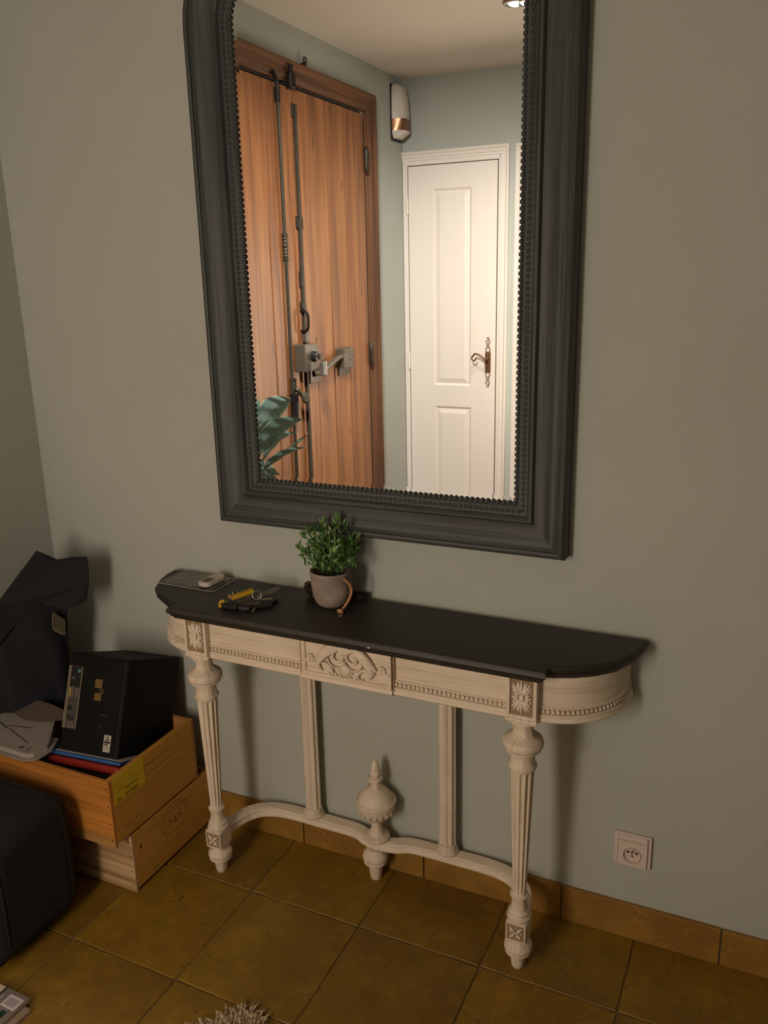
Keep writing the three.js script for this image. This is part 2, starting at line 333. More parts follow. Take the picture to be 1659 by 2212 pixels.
// ------------------------------------------------------------------ console table
{
  const XC = -0.8, t = thing('console_table', 'antiqued cream console table with black top, fluted legs and carved apron', 'console table', [XC, 0, 0]);
  const LX = 0.3985, LZ = 0.188;                                            // leg axes
  // breakfront outline, counter-clockwise seen from above with w = -z
  const half = [[0.611, 0.012], [0.609, 0.05], [0.598, 0.09], [0.574, 0.138], [0.537, 0.174], [0.5, 0.197], [0.466, 0.211], [0.4535, 0.215], [0.4535, 0.2455]];
  // order: back left -> ... going counter-clockwise in (x, w): left end down to front, front to right, right end up to the back
  const path = [...half.map(([x, z]) => [-x, -z]), ...half.slice().reverse().map(([x, z]) => [x, -z])];
  const putY = (u, w, h) => [u, h, -w];
  const topProf = [[-0.013, 0.7225], [-0.012, 0.7265], [-0.0095, 0.7275], [-0.0065, 0.731], [-0.0055, 0.7355], [-0.0015, 0.737], [0, 0.7405], [-0.0005, 0.7455], [-0.003, 0.7495], [-0.0065, 0.7515], [-0.008, 0.752]];
  const topShape = new THREE.Shape(offset(path, -0.008, true).map((q) => new THREE.Vector2(...q)));
  const cap = new THREE.ShapeGeometry(topShape); cap.rotateX(-Math.PI / 2); cap.translate(0, 0.752, 0);
  const under = new THREE.ShapeGeometry(new THREE.Shape(offset(path, -0.013, true).map((q) => new THREE.Vector2(...q)))); under.rotateX(-Math.PI / 2); under.translate(0, 0.7225, 0);
  const tt = mesh('tabletop', uvm(join([sweep(path, topProf, putY, true), cap, under]), 'x'), M.blackTop, t);
  mesh('paint_chip', ball(0.004, 0.077, 0.7405, 0.2448, 1.3, 0.5, 0.25, 5, 4), M.white, tt);

  // apron: front boards, curved ends, raised centre panel
  const C = M.cream;
  const putF = putY;
  const alongPath = (g) => { const p = g.attributes.position, uv = g.attributes.uv; for (let i = 0; i < p.count; i++) uv.setXY(i, p.getY(i), uv.getX(i) * 0.27); return g; };
  const end = [[0.4285, 0.1945], [0.486, 0.18], [0.525, 0.155], [0.556, 0.118], [0.574, 0.075], [0.581, 0.012]];
  const endProf = [[0, 0.722], [0, 0.718], [-0.002, 0.715], [-0.002, 0.6525], [0.0015, 0.6505], [0.0015, 0.6485], [-0.0025, 0.6475], [-0.0025, 0.6365], [0.002, 0.6355], [0.004, 0.6325], [0.004, 0.629], [0.0025, 0.6275], [0.005, 0.625], [0.006, 0.6215], [0.004, 0.6185], [-0.012, 0.6185]];
  const smooth = (pts, n) => new THREE.CatmullRomCurve3(pts.map((q) => V(q[0], 0, q[1]))).getPoints(n).map((v) => [v.x, v.z]);
  const e2 = smooth(end, 18);
  for (const s of [1, -1]) {
    const pth = s > 0 ? e2.map(([x, z]) => [x, -z]) : e2.slice().reverse().map(([x, z]) => [-x, -z]);
    const a = mesh('apron_end', alongPath(sweep(pth, endProf, putF)), C, t);
    const beads = spaced(offset(pth, 0.0005, false), 0.0098).slice(1, -1).map(([x, w, an]) => { const b = rbox(0.0062, 0.0085, 0.006, 0.0022, 0, 0, 0, 1); b.rotateY(an); return T(b, x, 0.642, -w); });
    stuff(mesh('bead_row', uvm(join(beads)), C, a));
  }
  for (const s of [1, -1]) {
    const x0 = 0.113, x1 = LX - 0.031, w = x1 - x0, cx = s * (x0 + x1) / 2;
    const pth = [[cx - w / 2, -0.199], [cx + w / 2, -0.199]];
    const a = mesh('apron_board', uvm(join([sweep(pth, [[0.004, 0.722], [0.004, 0.7165], [0.0015, 0.7145], [-0.001, 0.7125], [-0.001, 0.654], [0.0025, 0.652], [0.0025, 0.6495], [-0.002, 0.6485], [-0.002, 0.6365], [0.003, 0.6355], [0.005, 0.6325], [0.005, 0.629], [0.003, 0.6275], [0.006, 0.625], [0.0075, 0.6215], [0.005, 0.6185], [-0.015, 0.6185]], putF), box(w, 0.1, 0.012, cx, 0.672, 0.185)]), 'x'), C, t);
    const beads = spaced([[cx - w / 2 + 0.006, 0], [cx + w / 2 - 0.006, 0]], 0.0102).map(([x]) => rbox(0.0066, 0.0095, 0.006, 0.0022, x, 0.6425, 0.1995, 1));
    stuff(mesh('bead_row', uvm(join(beads)), C, a));
    mesh('panel_stile', uvm(box(0.004, 0.105, 0.012, s * 0.1145, 0.67, 0.198), 'y'), M.glaze, t);
  }
  {
    const g = [box(0.222, 0.104, 0.016, 0, 0.6705, 0.197), sweep([[-0.113, -0.204], [0.113, -0.204]], [[-0.003, 0.63], [0.003, 0.629], [0.0035, 0.6275], [0.006, 0.625], [0.0075, 0.6215], [0.005, 0.6185], [-0.02, 0.6185]], putF)];
    // raised border
    for (const s of [1, -1]) g.push(rbox(0.011, 0.094, 0.007, 0.002, s * 0.1055, 0.675, 0.2065));
    g.push(rbox(0.215, 0.008, 0.006, 0.002, 0, 0.7175, 0.2065), rbox(0.215, 0.009, 0.006, 0.002, 0, 0.6345, 0.2065));
    const p = mesh('carved_panel', uvm(join(g), 'x'), C, t);
    // scrolls, beaded rings, leaves, end rosettes and a shell: one carving
    const k = [], Z = 0.2075, cy = 0.676;
    for (const s of [1, -1]) {
      const sp = (cx, cyy, r0, r1, a0, a1, z0 = 0) => { const q = []; for (let i = 0; i <= 26; i++) { const f = i / 26, a = a0 + (a1 - a0) * f, r = r0 + (r1 - r0) * f; q.push([s * (cx + Math.cos(a) * r), cyy + Math.sin(a) * r * 0.95, Z + z0 + 0.004 * f]); } return q; };
      k.push(taper(sp(0.021, cy + 0.012, 0.026, 0.005, 0.1, 7.2), (f) => 0.0048 - 0.002 * f, 40, 7));
      for (let i = 0; i < 15; i++) { const a = -3.0 + i * 0.2; k.push(ball(0.0028, s * (0.021 + Math.cos(a) * 0.0215), cy + 0.006 + Math.sin(a) * 0.022, Z + 0.003, 1, 1, 1, 6, 5)); }
      // long acanthus leaf from the scroll to the end rosette
      for (let j = 0; j < 4; j++) k.push(taper([[s * 0.02, cy + 0.036 - j * 0.004, Z], [s * 0.043, cy + 0.031 - j * 0.006, Z + 0.005], [s * (0.06 + j * 0.002), cy + 0.012 - j * 0.009, Z + 0.004], [s * (0.079 - j * 0.007), cy - 0.012 - j * 0.006, Z + 0.001]], (f) => 0.0052 * Math.sin(Math.PI * (0.12 + 0.8 * f)) + 0.0008, 16, 6));
      for (let i = 0; i < 7; i++) { const a = i / 7 * 6.283; k.push(ball(0.0042, s * 0.088 + Math.cos(a) * 0.0062, cy - 0.004 + Math.sin(a) * 0.0062, Z + 0.001, 1, 1, 0.8, 7, 5)); }
      k.push(ball(0.0042, s * 0.088, cy - 0.004, Z + 0.003, 1, 1, 1, 8, 6));
      k.push(taper([[s * 0.088, cy - 0.004, Z], [s * 0.097, cy - 0.010, Z + 0.002], [s * 0.105, cy - 0.009, Z + 0.003], [s * 0.108, cy - 0.013, Z + 0.002]], (f) => 0.004 - 0.0012 * f, 10, 6));
      // lower S-curves beside the shell
      k.push(taper([[s * 0.058, cy - 0.012, Z], [s * 0.047, cy - 0.010, Z + 0.003], [s * 0.036, cy - 0.018, Z + 0.003], [s * 0.031, cy - 0.029, Z + 0.002], [s * 0.037, cy - 0.038, Z + 0.001], [s * 0.043, cy - 0.034, Z]], (f) => 0.0038 - 0.0012 * f, 20, 6));
      k.push(taper([[s * 0.028, cy - 0.030, Z], [s * 0.020, cy - 0.037, Z + 0.002], [s * 0.011, cy - 0.036, Z + 0.002], [s * 0.006, cy - 0.041, Z]], (f) => 0.0032 - 0.001 * f, 12, 6));
    }
    for (let i = -3; i <= 3; i++) k.push(taper([[0, cy + 0.010, Z], [i * 0.0036, cy + 0.026, Z + 0.006 - Math.abs(i) * 0.0006], [i * 0.0062, cy + 0.038 - Math.abs(i) * 0.0022, Z + 0.002]], (f) => 0.0016 + 0.0022 * f, 8, 6));
    k.push(ball(0.014, 0, cy - 0.019, Z, 1, 0.92, 0.45, 14, 9));
    for (let i = 0; i < 9; i++) { const a = Math.PI + (i + 0.5) / 9 * Math.PI; k.push(ball(0.0032, Math.cos(a) * 0.017, cy - 0.018 + Math.sin(a) * 0.0155, Z, 1, 1, 0.8, 6, 5)); }
    mesh('carved_scroll', uvm(join(k), 'x'), C, p);
  }
  for (const s of [1, -1]) {
    const cx = s * LX, b = [box(0.062, 0.106, 0.05, cx, 0.669, 0.186)];
    for (const q of [1, -1]) b.push(rbox(0.007, 0.088, 0.006, 0.0012, cx + q * 0.0275, 0.6765, 0.213));
    b.push(rbox(0.062, 0.006, 0.006, 0.0012, cx, 0.7185, 0.213), rbox(0.062, 0.008, 0.006, 0.0012, cx, 0.6305, 0.213));
    // square moulding below the block
    b.push(rbox(0.068, 0.0075, 0.058, 0.003, cx, 0.6225, 0.188), rbox(0.06, 0.006, 0.05, 0.002, cx, 0.617, 0.188));
    const bl = mesh('corner_block', uvm(join(b), 'y'), C, t);
    const k = [], cy = 0.6745, Z = 0.2115;
    mesh('block_field', box(0.049, 0.084, 0.0008, cx, cy, 0.2112), M.glaze, bl);
    for (let i = 0; i < 8; i++) {
      const a = i * Math.PI / 4 + 0.02, dg = i % 2, L = dg ? 0.041 : (i % 4 === 0 ? 0.021 : 0.037), cxr = Math.cos(a) * (dg ? 0.62 : 1), sy = Math.sin(a) * (dg ? 1.05 : 1);
      for (const o of [-1, 0, 1]) {
        const px = -sy * o * 0.0052, py = cxr * o * 0.0052;
        k.push(taper([[cx + cxr * 0.008, cy + sy * 0.008, Z + 0.0025], [cx + cxr * L * 0.5 + px, cy + sy * L * 0.5 + py, Z + (o ? 0.003 : 0.0048)], [cx + cxr * L * (o ? 0.86 : 1) + px * 1.15, cy + sy * L * (o ? 0.86 : 1) + py * 1.15, Z + 0.0008]], (f) => (o ? 0.0023 : 0.0028) * Math.sin(Math.PI * (0.18 + 0.72 * f)) + 0.0006, 9, 6));
      }
      const a2 = a + Math.PI / 8; k.push(ball(0.0027, cx + Math.cos(a2) * 0.0185, cy + Math.sin(a2) * 0.031, Z, 1, 1.2, 0.7, 6, 5));
    }
    k.push(ball(0.0075, cx, cy, Z + 0.002, 0.78, 1.25, 0.7, 12, 9)); const to = new THREE.TorusGeometry(0.0062, 0.0016, 5, 14); to.scale(0.72, 1.2, 1); k.push(T(to, cx, cy, Z + 0.0058));
    mesh('rosette', uvm(join(k), 'y'), C, bl);
  }

  // legs: turned, with a fluted tapering shaft, a square block with a small flower and a turned foot
  const legUp = [[0.0002, 0.616], [0.027, 0.616], [0.029, 0.613], [0.0285, 0.6095], [0.0225, 0.607], [0.0205, 0.602], [0.0205, 0.592], [0.0225, 0.5845], [0.0265, 0.581], [0.0275, 0.5795], [0.033, 0.5765], [0.0395, 0.5715], [0.0425, 0.5645], [0.0418, 0.557], [0.0375, 0.5505], [0.0375, 0.5475], [0.033, 0.5455], [0.0275, 0.5435], [0.0265, 0.541], [0.0255, 0.53], [0.0258, 0.519], [0.0268, 0.5135], [0.0295, 0.5115], [0.0302, 0.5085], [0.029, 0.5055], [0.0262, 0.5045], [0.0255, 0.5015]];
  const legLow = [[0.0148, 0.2], [0.0165, 0.195], [0.0195, 0.1935], [0.0205, 0.1905], [0.0195, 0.1872], [0.0165, 0.186], [0.016, 0.183], [0.0168, 0.166], [0.0185, 0.156], [0.0225, 0.1515], [0.0232, 0.149], [0.0225, 0.1465], [0.0195, 0.1455], [0.0225, 0.141], [0.0262, 0.1385], [0.0265, 0.136], [0.0225, 0.1335], [0.0215, 0.131]];
  const legFoot = [[0.0175, 0.084], [0.0175, 0.079], [0.0215, 0.0735], [0.0275, 0.068], [0.0308, 0.0605], [0.0308, 0.054], [0.0285, 0.0495], [0.0292, 0.0475], [0.029, 0.0435], [0.024, 0.0395], [0.0182, 0.0375], [0.0165, 0.033], [0.0158, 0.016], [0.0135, 0.004], [0.0115, 0.0004], [0.0002, 0.0004]];
  function flutes(r0, y0, r1, y1, n, depth, at = 0) {
    const rows = [], m = n * 8, H2 = 26;
    for (let j = 0; j <= H2; j++) {
      const f = j / H2, y = y0 + (y1 - y0) * f, r = r0 + (r1 - r0) * f, row = [];
      const rise = clamp(Math.min(f / 0.05, (1 - f) / 0.03));
      for (let i = 0; i <= m; i++) { const a = i / m * Math.PI * 2 + at, q = Math.abs(((i / 8) % 1) * 2 - 1), d = depth * r * Math.sqrt(clamp(1 - Math.pow((q) / 0.72, 2))) * Math.sqrt(rise); row.push([Math.cos(a) * (r - d), y, Math.sin(a) * (r - d)]); }
      rows.push(row);
    }
    return wrapUV(sheet(rows));
  }
  for (const s of [1, -1]) {
    const sq = rbox(0.046, 0.05, 0.046, 0.0025, 0, 0.107, 0);
    const g = [lathe(legUp.slice().reverse()), flutes(0.0148, 0.2, 0.0252, 0.5015, 12, 0.2), lathe(legLow.slice().reverse()), sq, lathe(legFoot.slice().reverse())];
    const border = []; for (const q of [1, -1]) border.push(rbox(0.004, 0.046, 0.004, 0.001, q * 0.0205, 0.107, 0.0235, 1), rbox(0.044, 0.004, 0.004, 0.001, 0, 0.107 + q * 0.0215, 0.0235, 1));
    const leg = mesh('leg', uvm([...g, ...border], 'y', s * 0.3), C, t); leg.position.set(s * LX - 0.0015, 0, LZ);
    mesh('block_field', box(0.036, 0.038, 0.0006, 0, 0.107, 0.0233), M.glaze, leg);
    const fl = []; for (let i = 0; i < 4; i++) { const a = Math.PI / 4 + i * Math.PI / 2; fl.push(taper([[Math.cos(a) * 0.003, 0.107 + Math.sin(a) * 0.003, 0.024], [Math.cos(a) * 0.01, 0.107 + Math.sin(a) * 0.01, 0.026], [Math.cos(a) * 0.02, 0.107 + Math.sin(a) * 0.02, 0.0238]], (f) => 0.0042 * Math.sin(Math.PI * (0.15 + 0.8 * f)), 8, 6)); }
    for (let i = 0; i < 4; i++) { const a = i * Math.PI / 2; fl.push(ball(0.003, Math.cos(a) * 0.012, 0.107 + Math.sin(a) * 0.012, 0.0238, 1, 1, 0.7, 6, 5)); }
    fl.push(ball(0.0035, 0, 0.107, 0.0255, 1, 1, 0.8, 8, 6));
    mesh('flower', join(fl), C, leg);
  }
  // two fluted columns between stretcher and apron
  for (const x of [-0.2045, 0.172]) {
    const row = (y, k) => { const o = []; for (let i = 0; i <= 48; i++) { const a = i / 48 * Math.PI * 2, rx = 0.0215 * k, rz = 0.017 * k, q = Math.abs(((i / 6) % 1) * 2 - 1), d = 0.0032 * Math.sqrt(clamp(1 - Math.pow(q / 0.6, 2))); o.push([Math.cos(a) * (rx - d), y, Math.sin(a) * (rz - d)]); } return o; };
    const g = [wrapUV(sheet([row(0.146, 1), row(0.3, 1), row(0.45, 1), row(0.622, 1)])), lathe([[0.0002, 0.1215], [0.026, 0.1215], [0.0275, 0.124], [0.0275, 0.1275], [0.0255, 0.1295], [0.0235, 0.1305], [0.0245, 0.1345], [0.0238, 0.138], [0.0228, 0.1425], [0.022, 0.147], [0.0002, 0.1475]])];
    const c = mesh('column', uvm(g, 'y', x), C, t); c.position.set(x, 0, 0.0325);
  }
  // stretcher: a moulded rail that bows back from the legs to the wall and out again around the urn
  {
    const h = [[0.398, 0.188], [0.397, 0.158], [0.391, 0.118], [0.376, 0.082], [0.352, 0.056], [0.32, 0.041], [0.28, 0.0345], [0.2, 0.0335], [0.12, 0.0335], [0.082, 0.035], [0.062, 0.040], [0.045, 0.049], [0.022, 0.0545], [0, 0.056]];
    const ctr = smooth([...h.map(([x, z]) => [-x, z]), ...h.slice(0, -1).reverse()], 90).map(([x, z]) => [x, -z]);
    const pr = [[-0.0155, 0.1215], [0.011, 0.1215], [0.0145, 0.1195], [0.0155, 0.1165], [0.014, 0.1135], [0.0115, 0.112], [0.013, 0.1095], [0.0145, 0.105], [0.0145, 0.0975], [0.012, 0.0955], [-0.0155, 0.0955], [-0.0155, 0.1215]];
    mesh('stretcher', uvm(join([sweep(ctr, pr, putY)]), 'x'), C, t);
  }
  // urn finial standing on the stretcher, with a turned foot below
  {
    const f = [[0.0002, 0.1216], [0.032, 0.1216], [0.0335, 0.125], [0.0325, 0.13], [0.027, 0.133], [0.021, 0.1355], [0.0165, 0.143], [0.0135, 0.152], [0.0128, 0.162], [0.0135, 0.172], [0.02, 0.178], [0.03, 0.185], [0.039, 0.196], [0.0445, 0.209], [0.0475, 0.222], [0.0505, 0.2245], [0.0512, 0.2285], [0.0505, 0.233], [0.0475, 0.235], [0.0455, 0.2345], [0.0425, 0.241], [0.0375, 0.2495], [0.0305, 0.258], [0.0225, 0.2645], [0.0155, 0.268], [0.0125, 0.2695], [0.0128, 0.273], [0.0088, 0.2755], [0.0082, 0.282], [0.0105, 0.286], [0.0175, 0.2885], [0.0188, 0.2915], [0.0172, 0.295], [0.0105, 0.297], [0.0118, 0.3], [0.0138, 0.306], [0.0125, 0.312], [0.0098, 0.3145], [0.0112, 0.318], [0.0105, 0.326], [0.0072, 0.3355], [0.0035, 0.3425], [0.0002, 0.345]];
    const u = mesh('urn_finial', uvm(lathe(f, 36), 'y'), C, t); u.position.set(-0.0105, 0, 0.0535);
    const lo = []; for (let i = 0; i < 18; i++) { const a = i / 18 * Math.PI * 2, q = rbox(0.011, 0.017, 0.006, 0.0028, 0, 0, 0, 1); q.rotateX(-0.28); q.translate(0, 0.2085, 0.0435); q.rotateY(a); lo.push(q); }
    mesh('lobes', join(lo), C, u);
    const ft = [[0.0002, 0.096], [0.024, 0.096], [0.021, 0.0915], [0.0195, 0.0885], [0.0205, 0.086], [0.0265, 0.081], [0.0315, 0.074], [0.0335, 0.067], [0.0322, 0.0605], [0.0298, 0.0575], [0.0312, 0.0545], [0.0308, 0.0505], [0.0265, 0.0465], [0.0205, 0.044], [0.0178, 0.041], [0.0172, 0.025], [0.015, 0.006], [0.0135, 0.0006], [0.0002, 0.0006]];
    const fo = mesh('centre_foot', uvm(lathe(ft.slice().reverse(), 30), 'y'), C, t); fo.position.set(-0.0165, 0, 0.0525);
  }
}

// ------------------------------------------------------------------ old double entrance door in the left wall, seen in the mirror
{
  const t = struct('door_1', [XL, 0, 0]);                       // x = out of the wall, z along it
  const Z0 = 0.735, ZC = 1.449, Z1 = 2.248, TOP = 2.312, DT = 2.226, E0 = 0.815, E1 = 2.125;
  // moulded frame of three mitred members
  const prof = [[0, 0.001], [0, 0.03], [-0.004, 0.036], [-0.010, 0.038], [-0.018, 0.036], [-0.022, 0.030], [-0.026, 0.028], [-0.052, 0.028], [-0.056, 0.031], [-0.062, 0.031], [-0.068, 0.027], [-0.074, 0.02], [-0.08, 0.018], [-0.08, 0.001]];
  const pth = [[Z0, 0.001], [Z0, TOP], [Z1, TOP], [Z1, 0.001]].reverse();
  const g = sweep(pth, prof, (u, w, h) => [h, w, u], false, 0.5), p = g.attributes.position, uv = g.attributes.uv;
  for (let i = 0; i < p.count; i += 3) {
    const cz = (p.getZ(i) + p.getZ(i + 1) + p.getZ(i + 2)) / 3, cy = (p.getY(i) + p.getY(i + 1) + p.getY(i + 2)) / 3, top = TOP - cy < Math.min(cz - Z0, Z1 - cz);
    for (let k = i; k < i + 3; k++) uv.setXY(k, top ? p.getY(k) : p.getZ(k) + p.getX(k), top ? p.getZ(k) : p.getY(k));
  }
  mesh('door_frame', g, M.oakFrame, t);
  mesh('dark_rebate', box(0.004, DT, E1 - E0 + 0.01, 0.003, DT / 2 + 0.001, (E0 + E1) / 2), M.gap, t);
  // leaves of vertical planks
  const leafs = [['door_leaf', [E0 + 0.004, 0.96, 1.112, 1.266, ZC - 0.005], [0.006, 0.006, 0.010]], ['door_leaf', [ZC + 0.005, 1.602, 1.759, 1.917, E1 - 0.004], [0.005, 0.0085, 0.006]]];
  const X0 = 0.016;
  leafs.forEach(([n, zs, gaps], li) => {
    const leaf = new THREE.Group(); leaf.name = n; t.add(leaf);
    mesh('backing', box(0.006, DT - 0.02, zs[4] - zs[0], 0.008, (DT - 0.012) / 2 + 0.008, (zs[0] + zs[4]) / 2), M.gap, leaf);
    for (let i = 0; i < 4; i++) {
      const a = zs[i] + (i ? gaps[i - 1] / 2 : 0), b = zs[i + 1] - (i < 3 ? gaps[i] / 2 : 0), q = rbox(0.014, DT - 0.022, b - a, 0.0008, 0, 0, 0, 1);
      const m = mesh('plank', uvm(q, 'y', 0.13 * i + li * 0.4, 0.3 * i + li * 0.2), M.oak[(i * 2 + li) % 3], leaf);
      m.position.set(X0 + rr(-0.001, 0.001), (DT - 0.022) / 2 + 0.009, (a + b) / 2);
    }
  });
  const S = X0 + 0.007;                                         // plank face
  // cover strip on the right leaf beside the meeting line
  mesh('meeting_strip', uvm(rbox(0.009, DT - 0.03, 0.034, 0.002, S + 0.003, DT / 2 - 0.002, ZC + 0.024), 'y', 0.2), M.oak[1], t);
  // left: espagnolette rod with turned knuckles
  {
    const r = new THREE.Group(); r.name = 'espagnolette'; t.add(r);
    mesh('rod', cyl(0.0075, 0.0075, 2.09, S + 0.012, 1.1, 1.362, 12), M.iron, r);
    const kn = [[0.0076, 1.56], [0.0125, 1.563], [0.0125, 1.571], [0.009, 1.574], [0.0115, 1.58], [0.009, 1.586], [0.0115, 1.592], [0.009, 1.598], [0.0115, 1.604], [0.0095, 1.61], [0.0135, 1.619], [0.0095, 1.628], [0.0115, 1.634], [0.009, 1.64], [0.0115, 1.646], [0.009, 1.652], [0.0125, 1.657], [0.0125, 1.664], [0.0076, 1.667]];
    const k = mesh('knuckle', lathe(kn, 14), M.iron, r); k.position.set(S + 0.012, 0, 1.362);
    const hook = [box(0.02, 0.05, 0.022, S + 0.006, 2.17, 1.362), taper([[S + 0.012, 2.14, 1.362], [S + 0.016, 2.19, 1.36], [S + 0.012, 2.225, 1.353], [S + 0.012, 2.245, 1.335]], () => 0.008, 10, 7)];
    mesh('top_hook', join(hook), M.darkIron, r);
    const grip = [lathe([[0.0076, 1.035], [0.014, 1.04], [0.014, 1.05], [0.0105, 1.054], [0.0135, 1.06], [0.0105, 1.066], [0.0135, 1.072], [0.0105, 1.078], [0.014, 1.084], [0.014, 1.09], [0.0076, 1.094]], 14), cyl(0.017, 0.019, 0.11, 0, 0.975, 0, 14)];
    const gp = mesh('grip_collar', join(grip), M.darkIron, r); gp.position.set(S + 0.012, 0, 1.372);
    mesh('lever', join([taper([[S + 0.014, 1.05, 1.376], [S + 0.03, 1.04, 1.382], [S + 0.038, 1.022, 1.39], [S + 0.042, 1.015, 1.396], [S + 0.046, 1.013, 1.4]], (f) => 0.011 - 0.003 * f, 14, 8), lathe([[0.0002, -0.006], [0.016, -0.006], [0.024, 0], [0.016, 0.006], [0.0002, 0.006]], 16).rotateZ(Math.PI / 2).rotateY(0.3).translate(S + 0.05, 1.01, 1.402)]), M.iron, r);
  }
  // right: flat bolt bar with its brackets and pull
  {
    const r = new THREE.Group(); r.name = 'bolt_bar'; t.add(r);
    mesh('bar', rbox(0.012, 2.1, 0.017, 0.003, S + 0.012, 1.1, ZC + 0.036), M.iron, r);
    for (const [y, w, h] of [[1.712, 0.05, 0.05], [1.49, 0.034, 0.07], [2.13, 0.036, 0.05], [1.385, 0.04, 0.03]]) mesh('bracket', rbox(0.02, h, w, 0.006, S + 0.006, y, ZC + 0.034), M.darkIron, r);
    mesh('top_keeper', join([rbox(0.03, 0.06, 0.04, 0.008, 0.036, 2.235, ZC + 0.012), cyl(0.009, 0.009, 0.07, 0.04, 2.255, ZC + 0.012, 10)]), M.darkIron, r);
    const d = tube([[S, 1.362, ZC + 0.016], [S + 0.03, 1.362, ZC + 0.016], [S + 0.04, 1.35, ZC + 0.017], [S + 0.042, 1.322, ZC + 0.018], [S + 0.04, 1.294, ZC + 0.017], [S + 0.03, 1.282, ZC + 0.016], [S, 1.282, ZC + 0.016]], 0.0065, 30, 8);
    mesh('pull_handle', d, M.darkIron, r);
  }
  // rim lock across the meeting line, its keeper and the security bar
  {
    const l = new THREE.Group(); l.name = 'rim_lock'; t.add(l);
    mesh('case', rbox(0.05, 0.112, 0.062, 0.003, S + 0.026, 1.172, ZC - 0.006), M.steel, l);
    mesh('plate', rbox(0.012, 0.15, 0.085, 0.002, S + 0.008, 1.13, ZC + 0.105), M.steel, l);
    mesh('upper_case', rbox(0.044, 0.08, 0.05, 0.003, S + 0.024, 1.186, ZC + 0.052), M.steel, l);
    mesh('top_staple', rbox(0.022, 0.05, 0.035, 0.004, S + 0.016, 1.258, ZC + 0.036), M.steel, l);
    const kb = mesh('cylinder', lathe([[0.0002, -0.02], [0.02, -0.02], [0.022, -0.012], [0.022, 0.01], [0.018, 0.016], [0.0002, 0.016]], 18).rotateZ(Math.PI / 2).translate(S + 0.05, 1.175, ZC + 0.03), M.black, l);
    mesh('security_bar', taper([[S + 0.012, 1.096, ZC + 0.09], [S + 0.026, 1.1, ZC + 0.14], [S + 0.03, 1.122, ZC + 0.21], [S + 0.03, 1.143, ZC + 0.28], [S + 0.028, 1.15, ZC + 0.34]], (f) => 0.015 - 0.004 * f, 20, 8), M.steel, l);
    const k = new THREE.Group(); k.name = 'keeper'; t.add(k);
    mesh('case', rbox(0.04, 0.086, 0.098, 0.002, S + 0.02, 1.138, 1.828), M.steel, k);
    mesh('plate', rbox(0.006, 0.125, 0.11, 0.001, S + 0.004, 1.12, 1.845), M.steel, k);
    for (const [y, z] of [[1.168, 1.793], [1.108, 1.793], [1.146, 1.868], [1.13, 1.836]]) mesh('screw', ball(0.004, S + 0.04, y, z, 0.5, 1, 1, 8, 5), M.darkIron, k);
  }
  for (const y of [2.02, 1.13]) {
    const h = mesh('hinge', lathe([[0.0002, -0.06], [0.006, -0.054], [0.0105, -0.045], [0.0105, 0.0], [0.0085, 0.001], [0.0085, 0.004], [0.0105, 0.005], [0.0105, 0.045], [0.006, 0.054], [0.0002, 0.06]], 12), M.iron, t);
    h.position.set(0.032, y, E1 + 0.006);
  }
}
{
  const k = thing('door_key', 'small black key with grey plastic fob hanging in the lock of the wooden door', 'key', [XL + 0.098, 1.177, 1.468]);
  mesh('blade', join([box(0.03, 0.004, 0.007, -0.004, 0, 0), rbox(0.008, 0.024, 0.024, 0.003, 0.014, 0, 0)]), M.black, k);
  const ring = new THREE.TorusGeometry(0.009, 0.0011, 6, 20); ring.rotateY(0.5); mesh('ring', T(ring, 0.019, -0.012, 0.006), M.chrome, k);
  mesh('fob', rbox(0.016, 0.062, 0.036, 0.007, 0.022, -0.052, 0.012, 3), std({ color: 0x55514c, roughness: 0.4 }), k);
  mesh('fob_edge', rbox(0.012, 0.06, 0.006, 0.003, 0.022, -0.052, 0.031, 2), plain(0xd8d2c8, 0.4), k);
}
{
  const k = thing('ring_hook', 'small dark metal ring hook on the wall above the wooden door', 'hook', [XL + 0.012, 2.335, 1.615]);
  mesh('ring', new THREE.TorusGeometry(0.011, 0.0028, 7, 18).rotateY(Math.PI / 2).translate(0.006, 0.004, 0), M.darkIron, k);
  mesh('stem', join([cyl(0.004, 0.004, 0.02, 0.006, -0.014, 0, 8), box(0.014, 0.006, 0.006, -0.004, -0.008, 0)]), M.darkIron, k);
}

